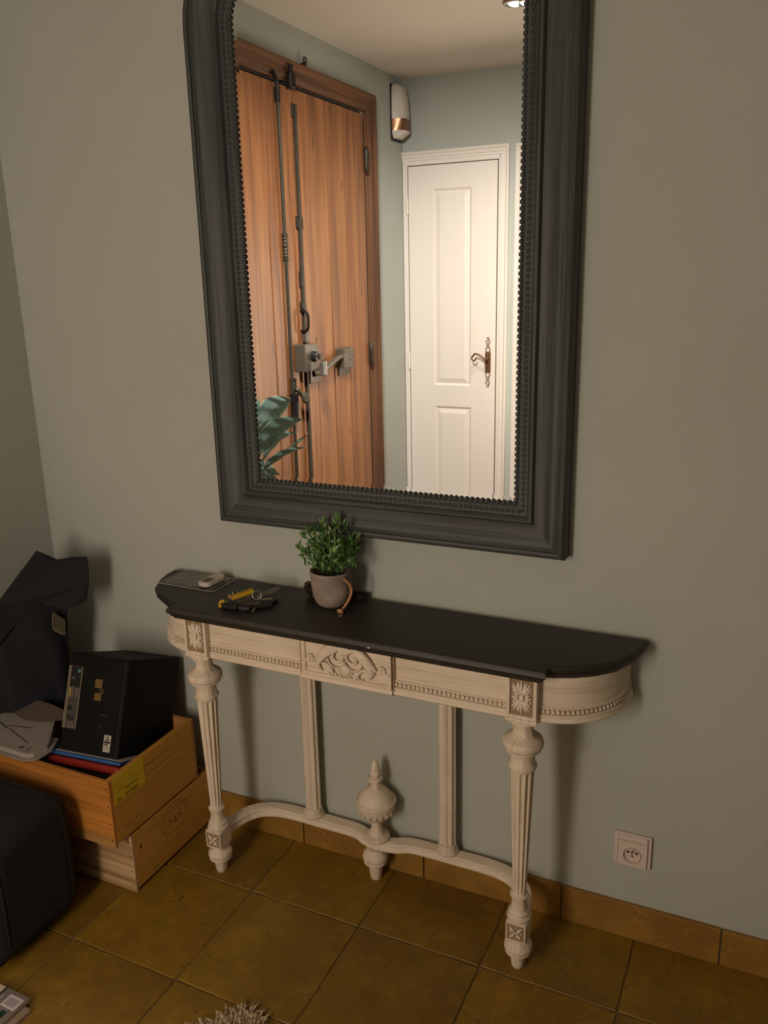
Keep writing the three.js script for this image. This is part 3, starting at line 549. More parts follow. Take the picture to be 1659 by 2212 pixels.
// ------------------------------------------------------------------ white panelled door in the front wall, seen in the mirror
{
  const t = struct('door_2', [0, 0, ZF]);                       // the wall faces -z
  const W = M.white, put = (u, w, h) => [u, w, -h];
  const xa = -1.8565, xb = -1.2835, top = 2.106, la = -1.826, lb = -1.342, lt = 2.039;
  // architrave, right side and head; the left side is only a narrow strip in the corner
  const prof = [[0, 0], [0, 0.022], [-0.003, 0.0245], [-0.009, 0.0245], [-0.012, 0.021], [-0.019, 0.0165], [-0.024, 0.016], [-0.026, 0.019], [-0.030, 0.019], [-0.032, 0.013], [-0.042, 0.013], [-0.042, 0]];
  mesh('architrave', sweep([[xb, 0.001], [xb, top], [xa, top]], prof, put, false, 0.4), W, t);
  mesh('jamb', [rbox(0.026, top - 0.042, 0.013, 0.002, xa + 0.0145, (top - 0.04) / 2, -0.0065), rbox(0.012, lt + 0.02, 0.0115, 0.0015, lb + 0.0095, (lt + 0.02) / 2, -0.0055), rbox(la - xa + lb - la, 0.022, 0.0115, 0.0015, (xa + lb) / 2 + 0.012, lt + 0.0135, -0.0055)], W, t);
  const leaf = new THREE.Group(); leaf.name = 'door_leaf'; t.add(leaf);
  const ys = [[0.25, 0.8075, -1.682, -1.476], [0.922, 1.922, -1.688, -1.479]];
  const sh = new THREE.Shape([[la + 0.002, 0.006], [lb - 0.002, 0.006], [lb - 0.002, lt - 0.002], [la + 0.002, lt - 0.002]].map((q) => new THREE.Vector2(...q)));
  for (const [y0, y1, x0, x1] of ys) sh.holes.push(new THREE.Path([[x0, y0], [x0, y1], [x1, y1], [x1, y0]].map((q) => new THREE.Vector2(...q))));
  const lg = new THREE.ExtrudeGeometry(sh, { depth: 0.02, bevelEnabled: false }); lg.translate(0, 0, -0.0105);
  mesh('leaf_face', uvm(lg), M.whiteDoor, leaf);
  for (const [y0, y1, x0, x1] of ys) {
    const rect = [[x0, y0], [x1, y0], [x1, y1], [x0, y1]];
    const g = sweep(rect, [[0, 0.0105], [-0.008, 0.004], [-0.0105, 0.0015], [-0.012, 0.0015], [-0.0365, 0.0098], [-0.038, 0.0098]], put, true, 0.2);
    const i = 0.038, f = T(new THREE.PlaneGeometry(x1 - x0 - 2 * i, y1 - y0 - 2 * i), (x0 + x1) / 2, (y0 + y1) / 2, 0); f.rotateY(Math.PI); f.translate(x0 + x1, 0, -0.0098);
    mesh('raised_panel', uvm([g, f]), M.whiteDoor, leaf);
  }
  mesh('dark_gap', box(lb - la + 0.004, lt, 0.001, (la + lb) / 2, lt / 2 + 0.001, -0.0008), plain(0x4a4038, 0.9), t);
  for (const y of [1.845, 1.048]) mesh('hinge', lathe([[0.0002, -0.045], [0.0055, -0.043], [0.0065, -0.038], [0.0065, -0.001], [0.005, 0], [0.0065, 0.001], [0.0065, 0.038], [0.0055, 0.043], [0.0002, 0.045]], 12).translate(la - 0.004, y, -0.016), W, t);
  // handle: ornate bronze plate with scroll ends and an S-shaped lever
  const h = new THREE.Group(); h.name = 'door_handle'; leaf.add(h); h.position.set(-1.383, 1.05, -0.0115);
  const bronze = std({ map: tex(64, 64, (u, v) => mixc(hex(0x6a4c38), hex(0xa08058), fbm(u, v, 10, 10, 14, 3)), [0.05, 0.05]), roughness: 0.4, metalness: 0.7 });
  const c2 = (f, n = 20) => { const o = []; for (let i = 0; i <= n; i++) o.push(f(i / n)); return o; };
  const pl = [rbox(0.030, 0.106, 0.006, 0.0015, 0, 0, -0.002)];
  for (const s of [1, -1]) {
    for (const q of [1, -1]) {
      pl.push(tube(c2((f) => [q * (0.0035 + 0.0085 * Math.sin(f * Math.PI)) , s * (0.053 + 0.024 * f), -0.002]), 0.0022, 20, 6));
      pl.push(tube(c2((f) => [q * (0.002 + 0.0055 * Math.sin(f * 5.2)), s * (0.075 + 0.022 * f), -0.002]), 0.002, 20, 6));
      pl.push(tube(c2((f) => [q * (0.003 + 0.0075 * Math.sin(f * Math.PI)), s * (0.096 + 0.018 * f), -0.002]), 0.002, 20, 6));
    }
    pl.push(tube(c2((f) => [0.006 * Math.sin(f * 4.6), s * (0.113 + 0.007 - 0.0075 * Math.cos(f * 4.6)), -0.002]), 0.0022, 18, 6));
  }
  mesh('plate', join(pl), bronze, h);
  mesh('lever', join([cyl(0.008, 0.008, 0.045, 0, 0, 0, 14).rotateX(Math.PI / 2).translate(-0.002, 0.02, -0.022), taper(c2((f) => f < 0.6 ? [-0.002 - 0.062 * f / 0.6, 0.02 + 0.02 * Math.sin(f / 0.6 * 2.2 - 0.35) + 0.006, -0.044] : [-0.064 - 0.011 * Math.sin((f - 0.6) / 0.4 * 5), 0.0275 + 0.0125 * Math.cos((f - 0.6) / 0.4 * 5) - 0.004, -0.044], 28), (f) => 0.0062 - 0.0026 * f, 40, 8)]), bronze, h);
  mesh('keyhole', rbox(0.005, 0.018, 0.002, 0.0018, 0.001, -0.031, -0.0055), M.black, h);
}

// alarm siren high in the corner
{
  const t = thing('alarm_siren', 'white alarm siren with a copper band high on the wall beside the corner', 'alarm', [XL, 2.28, 2.545]);
  const sec = (k, d) => [[-0.058 * k, 0.004], [-0.05 * k, d * 0.75], [-0.03 * k, d], [0.03 * k, d], [0.05 * k, d * 0.75], [0.058 * k, 0.004]];
  const row = (y, k, d) => sec(k, d).map(([z, x]) => [x, y, z]);
  const hull = (rows) => { const g = toCreasedNormals(sheet(rows).toNonIndexed(), 1.1); return g; };
  const endcap = (r) => { const P = []; for (let i = 1; i < r.length - 1; i++) P.push(...r[0], ...r[i], ...r[i + 1]); const g = new THREE.BufferGeometry(); g.setAttribute('position', new THREE.Float32BufferAttribute(P, 3)); g.computeVertexNormals(); return g; };
  const white = plain(0xdcd2c8, 0.45);
  const a = [row(0.128, 0.72, 0.03), row(0.112, 0.94, 0.05), row(0.07, 1, 0.058), row(-0.03, 1, 0.066)];
  mesh('housing', join([hull(a), endcap(a[0])]), white, t);
  mesh('copper_band', hull([row(-0.03, 1, 0.064), row(-0.085, 1, 0.066)]), plain(0xa0765a, 0.28, 0.85), t);
  const b = [row(-0.085, 1, 0.067), row(-0.095, 0.98, 0.064), row(-0.118, 0.72, 0.03)];
  mesh('base_cap', join([hull(b), endcap(b[2])]), white, t);
  mesh('back_plate', rbox(0.006, 0.26, 0.124, 0.002, 0.003, 0, -0.002), plain(0x2a2624, 0.7), t);
}

// ------------------------------------------------------------------ lamps
{
  const lampFor = (label, p) => {
    const t = thing('ceiling_spotlight', label, 'spotlight', p);
    mesh('trim_ring', lathe([[0.033, -0.001], [0.046, -0.001], [0.048, -0.005], [0.044, -0.008], [0.034, -0.009], [0.031, -0.004]], 28), M.chrome, t);
    mesh('lamp_glow', lathe([[0.0002, -0.016], [0.012, -0.015], [0.022, -0.011], [0.029, -0.004]], 24), std({ color: 0xffffff, emissive: new THREE.Color().setRGB(1, 0.93, 0.85), emissiveIntensity: 9 }), t);
  };
  lampFor('small glowing ceiling spotlight near the white door, reflected at the top of the mirror', [-0.995, H, 1.7]);
  lampFor('added unseen ceiling spotlight near the wall above the mirror', [-1.15, H, 0.35]);  // added fitting for the unseen second spotlight
}
{
  const t = thing('added_floor_lamp', 'added paper floor lamp out of view, brightening the wall with the mirror', 'floor lamp', [-0.965, 0, 2.4]);  // added lamp body behind the area light that brightens the mirror wall
  mesh('added_lamp_shade', rbox(0.3, 1.02, 0.24, 0.012, 0, 1.16, 0, 3), std({ color: 0xf4e8d6, roughness: 0.8, emissive: WARM.clone(), emissiveIntensity: 1.1 }), t);
  for (const x of [-0.14, 0.14]) for (const z of [-0.11, 0.11]) mesh('leg', cyl(0.008, 0.008, 0.66, x, 0.331, z, 10), M.oakFrame, t);
}

// ------------------------------------------------------------------ wall socket
{
  const t = thing('wall_socket', 'white square power socket on the wall to the right of the console', 'socket', [-0.1945, 0.2355, 0]);
  const W = plain(0xd6c6bc, 0.4), gx = plain(0x8a7a70, 0.6);
  mesh('plate', rbox(0.0815, 0.081, 0.0085, 0.003, 0, 0, 0.0045, 3), W, t);
  const sh = new THREE.Shape([[-0.0305, -0.0385], [0.0315, -0.0385], [0.0315, 0.0225], [-0.0305, 0.0225]].map((q) => new THREE.Vector2(...q)));
  const hole = new THREE.Path(); hole.absarc(0, -0.009, 0.0192, 0, Math.PI * 2, true); sh.holes.push(hole);
  const f = new THREE.ExtrudeGeometry(sh, { depth: 0.0035, bevelEnabled: true, bevelSize: 0.0005, bevelThickness: 0.0005, bevelSegments: 1, curveSegments: 20 }); f.translate(0, 0, 0.0085);
  mesh('insert', f, W, t);
  mesh('cover_strip', rbox(0.062, 0.014, 0.004, 0.001, 0.0005, 0.0315, 0.0105), W, t);
  for (const x of [-0.0325, 0.0335]) mesh('side_line', box(0.0008, 0.079, 0.0006, x, 0, 0.0091), gx, t);
  const cup = lathe([[0.0192, 0.0035], [0.0188, -0.004], [0.0002, -0.004]], 26).rotateX(Math.PI / 2); mesh('well', T(cup, 0, -0.009, 0.0125), plain(0xc6b6aa, 0.5), t);
  for (const s of [1, -1]) mesh('hole', cyl(0.0028, 0.0028, 0.001, 0, 0, 0, 12).rotateX(Math.PI / 2).translate(s * 0.0095, -0.005, 0.0091), M.black, t);
  mesh('earth_pin', cyl(0.0024, 0.002, 0.013, 0, 0, 0, 10).rotateX(Math.PI / 2).translate(0, 0.0005, 0.0135), M.chrome, t);
  mesh('screw', cyl(0.0025, 0.0025, 0.001, 0, 0, 0, 10).rotateX(Math.PI / 2).translate(0, -0.014, 0.0091), M.brass, t);
}

// ------------------------------------------------------------------ on the console
const TY = 0.752;
{
  const t = thing('potted_plant', 'small artificial green shrub in a round grey concrete pot on the console', 'potted plant', [-0.893, TY, 0.088]);
  const conc = std({ map: tex(256, 256, (u, v) => { const a = fbm(u, v, 4, 4, 301, 5), b = fbm(u, v, 30, 30, 305, 3), c = fbm(u, v, 3, 5, 309, 4); let q = mixc(hex(0x8a7c72), hex(0xb0a092), clamp(a * 1.6 - 0.3)); q = mixc(q, hex(0x6e6666), 0.55 * clamp(c * 3.4 - 1.9)); if (b > 0.74) q = mixc(q, hex(0x5e5650), 0.5); return q; }, [0.16, 0.16]), roughness: 0.9, bumpMap: gray(128, 128, (u, v) => fbm(u, v, 24, 24, 311, 4), [0.1, 0.1]), bumpScale: 0.0008 });
  mesh('pot', uvm(lathe([[0.0002, 0.0005], [0.016, 0.0005], [0.027, 0.003], [0.0345, 0.0085], [0.0402, 0.018], [0.0438, 0.032], [0.0465, 0.052], [0.0483, 0.07], [0.0492, 0.086], [0.0485, 0.0885], [0.0450, 0.0885], [0.0438, 0.086], [0.0420, 0.07], [0.0405, 0.066]], 40, 0.9), 'y', 0.05), conc, t);
  mesh('soil', lathe([[0.0002, 0.071], [0.02, 0.072], [0.036, 0.07], [0.0415, 0.068]], 22), std({ map: tex(64, 64, (u, v) => mixc(hex(0x2a2014), hex(0x4a3c28), fbm(u, v, 12, 12, 315, 3)), [0.05, 0.05]), roughness: 0.95 }), t);
  seed = 4242;
  const leafGeo = (l, w, bend) => {
    const rows = []; for (let j = 0; j <= 6; j++) { const f = j / 6, y = l * f, hw = w * Math.sin(Math.PI * Math.pow(f, 0.75)) + 0.0002, z = -bend * f * f; rows.push([[-hw, y, z + hw * 0.35], [0, y, z], [hw, y, z + hw * 0.35]]); }
    return sheet(rows);
  };
  const kinds = [leafGeo(0.017, 0.0029, 0.004), leafGeo(0.021, 0.0034, 0.007), leafGeo(0.014, 0.0027, 0.001)];
  const greens = [0x5a8440, 0x487638, 0x6c9850, 0x3c6632, 0x98ae7c].map((c) => new THREE.MeshPhysicalMaterial({ color: c, roughness: 0.5, transmission: 0.12, thickness: 0, side: THREE.DoubleSide }));
  const stemM = plain(0x3c4a22, 0.7), bud = plain(0xc2bc8e, 0.6);
  for (let k = 0; k < 24; k++) {
    const a = k * 2.39996 + 0.3, spread = Math.sqrt((k + 0.5) / 24), R = 0.078 * spread * (0.9 + 0.2 * rnd()), h = 0.128 - 0.062 * spread * spread + rr(-0.022, 0.016);
    const top = V(Math.cos(a) * R, 0.074 + h, Math.sin(a) * R), bx = Math.cos(a) * 0.016 * spread, bz = Math.sin(a) * 0.016 * spread;
    if (0.088 + top.z < 0.03) top.z = -0.056;
    const curve = new THREE.CatmullRomCurve3([V(bx, 0.068, bz), V(bx * 1.6 + top.x * 0.15, 0.07 + h * 0.45, bz * 1.6 + top.z * 0.15), V(top.x * 0.72, 0.07 + h * 0.8, top.z * 0.72), top]);
    const st = mesh('stem', new THREE.TubeGeometry(curve, 10, 0.0011, 5), stemM, t);
    for (let i = 0; i < 12; i++) {
      const f = i < 9 ? 0.3 + 0.68 * i / 9 : 0.97, q = curve.getPointAt(Math.min(1, f)), tg = curve.getTangentAt(Math.min(1, f));
      const side = i * 2.4 + k, out = V(Math.cos(side), i >= 9 ? 0.9 : rr(-0.1, 0.7), Math.sin(side)).addScaledVector(tg, 0.8).normalize();
      const m = mesh('leaf', kinds[(i + k) % 3], greens[(i * 3 + k * 7) % 13 === 0 ? 4 : (k + (i > 6 ? 2 : 0)) % 4], st);
      m.position.copy(q); m.quaternion.setFromUnitVectors(V(0, 1, 0), out); m.rotateY(rr(-0.8, 0.8)); m.scale.setScalar(rr(0.85, 1.25));
    }
    if (k % 3 === 0) mesh('flower_bud', join([0, 1, 2, 3].map((i) => ball(0.0022, top.x + Math.cos(i * 1.7) * 0.0035, top.y + 0.003, top.z + Math.sin(i * 1.7) * 0.0035, 1, 1.5, 1, 6, 5))), bud, st);
  }
  const mass = [];
  for (let k = 0; k < 260; k++) {
    const a = rnd() * 6.283, r = 0.066 * Math.sqrt(rnd()), y = 0.098 + rr(0, 0.092) * (1 - 0.5 * r / 0.066), g = kinds[k % 3].clone(), z = Math.max(-0.054, Math.sin(a) * r);
    g.scale(0.95, 0.95, 0.95); g.rotateX(rr(-0.9, 0.9)); g.rotateZ(rr(-1, 1)); g.rotateY(rnd() * 6.283); g.translate(Math.cos(a) * r, y, z); mass.push(g);
  }
  stuff(mesh('small_leaves', join(mass), greens[0], t));
  const tw = [[0.044, 0.08, 0.024], [0.050, 0.074, 0.02], [0.0565, 0.058, 0.012], [0.057, 0.040, 0.012], [0.051, 0.022, 0.02], [0.043, 0.007, 0.030], [0.044, 0.0045, 0.038]];
  mesh('twine', [taper(tw, (f) => 0.0032 + 0.0006 * Math.sin(f * 90), 60, 7), taper([[0.036, 0.0048, 0.038], [0.042, 0.008, 0.039], [0.048, 0.0055, 0.044], [0.050, 0.004, 0.056]], (f) => 0.0042 + 0.0006 * Math.sin(f * 40), 24, 7)], std({ map: tex(64, 64, (u, v) => mixc(hex(0x9a6a44), hex(0xc4946a), fbm(u, v, 16, 16, 321, 3)), [0.02, 0.02]), roughness: 0.9 }), t);
}
{
  const t = thing('pine_cone', 'dark brown pine cone lying against the left of the concrete pot', 'pine cone', [-0.962, TY + 0.0195, 0.060]);
  t.rotation.set(0.25, 0.4, 0.35);
  const core = ball(0.012, 0, 0, 0, 1, 1.5, 1, 10, 8), s = [];
  for (let k = 0; k < 64; k++) { const f = k / 63, y = -0.019 + 0.039 * f, r = 0.0155 * Math.sin(Math.PI * (0.15 + 0.75 * f)), a = k * 2.39996, q = ball(0.0052, 0, 0, 0, 0.9, 0.32, 1.1, 7, 5); q.rotateX(-0.55); q.translate(0, y, r); q.rotateY(a); s.push(q); }
  mesh('core', core, plain(0x1c1510, 0.9), t); stuff(mesh('scales', join(s), plain(0x3c3026, 0.75), t));
}
tag(mesh('black_block', [rbox(0.05, 0.013, 0.02, 0.001, -0.8585, TY + 0.0066, 0.0245)], M.black), 'low black block mostly hidden behind the concrete pot against the wall', 'block');
// clear document sleeve with a printed sheet, and a small white device lying on it
{
  const t = thing('document_sleeve', 'clear plastic sleeve holding a grey printed sheet on the left end of the console', 'document sleeve', [-1.289, TY, 0.072]);
  const print = canvasTex(512, 340, (x, w, h) => { x.fillStyle = '#77756c'; x.fillRect(0, 0, w, h); x.fillStyle = 'rgba(150,148,138,0.55)'; for (let j = 0; j < 11; j++) { let px = 30; while (px < w - 60) { const l = 14 + nf(px * 0.31, j * 7.1, 64, 64, 3) * 40; x.fillRect(px, 44 + j * 25, l, 6); px += l + 9; } } x.fillStyle = 'rgba(176,172,160,0.8)'; for (let i = 0; i < 9; i++) x.fillRect(190 + i * 22, 14, 15, 15); });
  mesh('printed_sheet', [rbox(0.150, 0.0006, 0.086, 0.0002, -0.006, 0.0012, -0.006, 1)].map((g) => { const p = g.attributes.position, uv = g.attributes.uv; for (let i = 0; i < p.count; i++) uv.setXY(i, (p.getX(i) + 0.081) / 0.15, 1 - (p.getZ(i) + 0.049) / 0.086); return g; }), std({ map: print, roughness: 0.7 }), t);
  const film = new THREE.MeshPhysicalMaterial({ color: 0xf2f2ee, roughness: 0.12, transmission: 1, thickness: 0, ior: 1.3 });
  const rows = []; for (let j = 0; j <= 10; j++) { const r = []; for (let i = 0; i <= 18; i++) { const u = i / 18 - 0.5, v = j / 10 - 0.5; r.push([u * 0.172, 0.0024 + 0.0011 * Math.sin(u * 19 + v * 7) * Math.sin(v * 9 + 1) * (1 - Math.pow(Math.abs(u * 2), 4)), v * 0.104]); } rows.push(r); }
  mesh('film', sheet(rows), film, t);
  mesh('seam', join([tube([[-0.086, 0.0022, 0.052], [-0.03, 0.0034, 0.0525], [0.02, 0.0026, 0.052], [0.086, 0.0022, 0.0515]], 0.0009, 16, 5), tube([[0.086, 0.0022, 0.0515], [0.0865, 0.003, 0], [0.086, 0.0022, -0.052]], 0.0008, 10, 5), tube([[-0.086, 0.0022, 0.052], [-0.0865, 0.0024, 0], [-0.086, 0.002, -0.052]], 0.0007, 8, 5)]), new THREE.MeshPhysicalMaterial({ color: 0xd8d6cc, roughness: 0.25, transmission: 0.5, thickness: 0 }), t);
}
{
  const t = thing('handheld_device', 'small white handheld device with a brown screen lying on the plastic sleeve', 'device', [-1.2445, TY + 0.0042, 0.0735]);
  t.rotation.y = 1.49;
  const sh = new THREE.Shape(); const a = 0.0355, b = 0.0165, r = 0.0125; sh.moveTo(-a + r, -b); sh.lineTo(a - r, -b); sh.absarc(a - r, -b + r, r, -Math.PI / 2, 0); sh.lineTo(a, b - r); sh.absarc(a - r, b - r, r, 0, Math.PI / 2); sh.lineTo(-a + r, b); sh.absarc(-a + r, b - r, r, Math.PI / 2, Math.PI); sh.lineTo(-a, -b + r); sh.absarc(-a + r, -b + r, r, Math.PI, Math.PI * 1.5);
  const g = new THREE.ExtrudeGeometry(sh, { depth: 0.007, bevelEnabled: true, bevelSize: 0.0018, bevelThickness: 0.002, bevelSegments: 3, curveSegments: 10 }); g.rotateX(-Math.PI / 2); g.translate(0, 0.002, 0);
  mesh('shell', g, plain(0xcabfb6, 0.4), t);
  mesh('screen', rbox(0.027, 0.0008, 0.022, 0.0004, -0.013, 0.0113, 0), plain(0x30241c, 0.25), t);
  for (const z of [-0.006, 0, 0.006]) mesh('button', rbox(0.006, 0.001, 0.0042, 0.0005, 0.016, 0.0112, z), plain(0xb8ada4, 0.5), t);
}
// two bunches of keys
const keyShape = (l) => { const g = [cyl(0.0095, 0.0095, 0.0022, 0, 0, 0, 16), box(l, 0.002, 0.0048, l / 2 + 0.007, 0, 0)]; for (let i = 0; i < 4; i++) g.push(box(0.0022, 0.002, 0.002 + (i % 2) * 0.001, l * 0.5 + 0.009 + i * 0.0042, 0, 0.003)); return join(g); };
{
  const t = thing('key_bunch', 'bunch of keys with a long yellow tag and a yellow disc on the console', 'keys', [-1.1, TY, 0.164]);
  const put = (m, p, r = [0, 0, 0]) => { m.position.set(...p); m.rotation.set(...r); return m; };
  const yel = plain(0xc09a1c, 0.45);
  put(mesh('yellow_tag', rbox(0.056, 0.009, 0.0175, 0.003, 0, 0, 0), yel, t), [-0.003, 0.0185, -0.018], [0.12, 0.92, 0.06]);
  put(mesh('tag_label', rbox(0.036, 0.0012, 0.0105, 0.0004, 0, 0, 0, 1), plain(0xa8841c, 0.5), t), [-0.003, 0.0232, -0.018], [0.12, 0.92, 0.06]);
  put(mesh('tag_end', rbox(0.006, 0.0085, 0.0165, 0.0025, 0, 0, 0), plain(0xb48a60, 0.6), t), [-0.0215, 0.0175, 0.0055], [0.12, 0.92, 0.06]);
  const tor = new THREE.TorusGeometry(0.0072, 0.0036, 8, 18);
  put(mesh('yellow_disc', tor, yel, t), [-0.028, 0.009, 0.031], [-0.7, -0.35, 0]);
  put(mesh('black_fob', rbox(0.044, 0.014, 0.018, 0.006, 0, 0, 0, 3), M.black, t), [-0.001, 0.0075, 0.035], [0, 0.02, 0]);
  put(mesh('black_fob', rbox(0.034, 0.013, 0.018, 0.006, 0, 0, 0, 3), M.black, t), [0.035, 0.0075, 0.029], [0, 0.2, 0]);
  put(mesh('blue_strap', rbox(0.034, 0.003, 0.012, 0.0014, 0, 0, 0), plain(0x2c3040, 0.6), t), [-0.019, 0.004, 0.012], [0, 0.6, 0]);
  put(mesh('key_ring', new THREE.TorusGeometry(0.0128, 0.0009, 6, 28), M.chrome, t), [-0.023, 0.0155, -0.016], [-0.5, -0.45, 0]);
  put(mesh('key_ring', new THREE.TorusGeometry(0.0085, 0.0009, 6, 24), M.chrome, t), [-0.021, 0.0105, 0.021], [-0.3, -0.9, 0]);
  put(mesh('key_ring', new THREE.TorusGeometry(0.009, 0.0008, 6, 24), M.chrome, t), [0.0, 0.014, -0.034], [-0.9, 0.2, 0]);
  put(mesh('key', keyShape(0.034), M.steel, t), [0.006, 0.0085, 0.006], [0, 0.85, 0.1]);
  put(mesh('key', keyShape(0.032), M.steel, t), [0.012, 0.015, -0.026], [0, 0.95, 0.15]);
  put(mesh('key', keyShape(0.030), M.steel, t), [0.026, 0.006, 0.008], [0, 0.7, 0.08]);
}
{
  const t = thing('key_bunch', 'bunch of keys with a grey blade and blue heads, beside the yellow tag', 'keys', [-1.049, TY, 0.152]);
  const put = (m, p, r = [0, 0, 0]) => { m.position.set(...p); m.rotation.set(...r); return m; };
  const sh = new THREE.Shape(); sh.moveTo(-0.026, -0.008); sh.quadraticCurveTo(0.012, -0.0135, 0.03, -0.006); sh.quadraticCurveTo(0.032, 0.004, 0.012, 0.009); sh.lineTo(-0.026, 0.008);
  const bl = new THREE.ExtrudeGeometry(sh, { depth: 0.0035, bevelEnabled: true, bevelSize: 0.001, bevelThickness: 0.001, bevelSegments: 2 }); bl.rotateX(-Math.PI / 2);
  put(mesh('grey_blade', bl, plain(0x6c675e, 0.45, 0.3), t), [-0.008, 0.013, -0.048], [0.1, 0.85, 0.16]);
  put(mesh('blue_head', rbox(0.040, 0.008, 0.012, 0.003, 0, 0, 0), plain(0x20242e, 0.5), t), [0.012, 0.0045, -0.022], [0, 0.6, 0.02]);
  put(mesh('blue_head', rbox(0.036, 0.006, 0.010, 0.0025, 0, 0, 0), plain(0x222836, 0.5), t), [0.012, 0.008, -0.008], [0, 0.55, 0.05]);
  put(mesh('blade', rbox(0.034, 0.002, 0.006, 0.0008, 0, 0, 0), plain(0xa08e68, 0.3, 0.8), t), [0.006, 0.0125, -0.012], [0, 0.5, 0.05]);
  put(mesh('black_head', rbox(0.050, 0.01, 0.018, 0.004, 0, 0, 0), M.black, t), [0.013, 0.0052, 0.014], [0, 0.75, 0]);
  put(mesh('key_ring', new THREE.TorusGeometry(0.0105, 0.0011, 6, 28), M.chrome, t), [-0.013, 0.0215, -0.007], [-0.3, 0.5, 0]);
  put(mesh('key_ring', new THREE.TorusGeometry(0.0095, 0.0011, 6, 28), M.chrome, t), [-0.007, 0.019, -0.004], [-0.2, -0.8, 0]);
  put(mesh('key', keyShape(0.026), M.steel, t), [-0.008, 0.0085, 0.018], [0, -1.75, -0.16]);
  put(mesh('key', keyShape(0.026), M.steel, t), [0.0005, 0.0095, 0.016], [0, -1.25, -0.16]);
  put(mesh('key', keyShape(0.028), M.steel, t), [-0.026, 0.008, 0.004], [0, 2.3, -0.08]);
}

// ------------------------------------------------------------------ wine crates in the corner
const pineBase = (x, w, h, tone, s) => {           // grain along x, drawn in the canvas
  const [a, b] = tone; x.fillStyle = a; x.fillRect(0, 0, w, h);
  for (let j = 0; j < h; j += 2) { const n = fbm(0.37, j / h, 8, 48, s, 3); x.fillStyle = b; x.globalAlpha = clamp(n * 1.4 - 0.45) * 0.8; x.fillRect(0, j, w, 2); }
  for (let k = 0; k < 160; k++) { x.globalAlpha = 0.10; x.fillStyle = '#5a3c18'; x.fillRect(nf(k * 1.7, s, 64, 64, 3) * w, nf(k * 2.9, s, 64, 64, 7) * h, 20 + 90 * nf(k * 3.1, s, 64, 64, 9), 1.5); }
  x.globalAlpha = 1;
};
const faceUV = (g, u0, v0, du, dv, face) => {      // texture 0..1 over the +x face, a plain corner of it elsewhere
  g = clean(g); const p = g.attributes.position, n = g.attributes.normal, uv = g.attributes.uv;
  for (let i = 0; i < p.count; i++) { const f = n.getX(i) > 0.5 ? [(u0 - p.getZ(i)) / du, (p.getY(i) - v0) / dv] : [0.02 + 0.05 * ((p.getX(i) * 3) % 1), 0.5 + p.getY(i)]; uv.setXY(i, f[0], f[1]); }
  return g;
};
const pine = (d, m, l, s) => std({ map: woodTex(d, m, l, s, [0.3, 0.9], 10, 2), roughness: 0.75 });
M.pineDark = pine(0x8a5c2a, 0xa8743a, 0xb88446, 401); M.pinePale = pine(0xb08c5c, 0xc8a474, 0xd8b688, 411);
const stamp = (x, cx, cy, rx, ry) => {
  x.strokeStyle = '#3a2412'; x.fillStyle = '#3a2412'; x.lineWidth = 5; x.globalAlpha = 0.9; x.beginPath(); x.ellipse(cx, cy, rx, ry, 0, 0, Math.PI * 2); x.stroke();
  x.globalAlpha = 0.75; x.font = 'bold ' + Math.round(ry * 0.23) + 'px serif'; x.textAlign = 'center'; x.textBaseline = 'middle';
  const s = 'CHATEAU LA GORCE'; for (let i = 0; i < s.length; i++) { const a = -Math.PI * 1.06 + i / (s.length - 1) * Math.PI * 1.12; x.save(); x.translate(cx + Math.cos(a) * rx * 0.8, cy + Math.sin(a) * ry * 0.8); x.rotate(a + Math.PI / 2); x.fillText(s[i], 0, 0); x.restore(); }
  x.globalAlpha = 0.9; x.lineWidth = 3.5; x.beginPath();
  x.moveTo(cx - rx * 0.5, cy + ry * 0.36); x.lineTo(cx - rx * 0.5, cy - 0.1 * ry); x.lineTo(cx - rx * 0.36, cy - ry * 0.2); x.lineTo(cx - rx * 0.12, cy - ry * 0.52); x.lineTo(cx, cy - ry * 0.42); x.lineTo(cx + rx * 0.3, cy - ry * 0.42); x.lineTo(cx + rx * 0.42, cy - ry * 0.16); x.lineTo(cx + rx * 0.42, cy + ry * 0.36); x.stroke();
  x.beginPath(); x.moveTo(cx - rx * 0.5, cy - ry * 0.06); x.lineTo(cx + rx * 0.42, cy - ry * 0.1); x.moveTo(cx - rx * 0.82, cy + ry * 0.37); x.lineTo(cx + rx * 0.82, cy + ry * 0.36); x.stroke();
  for (const [px, py, w, h] of [[-0.36, 0.06, 0.12, 0.16], [0.26, 0.02, 0.1, 0.18], [-0.02, -0.02, 0.1, 0.16], [-0.03, 0.2, 0.12, 0.16]]) x.fillRect(cx + px * rx, cy + py * ry, w * rx, h * ry);
  x.globalAlpha = 1;
};
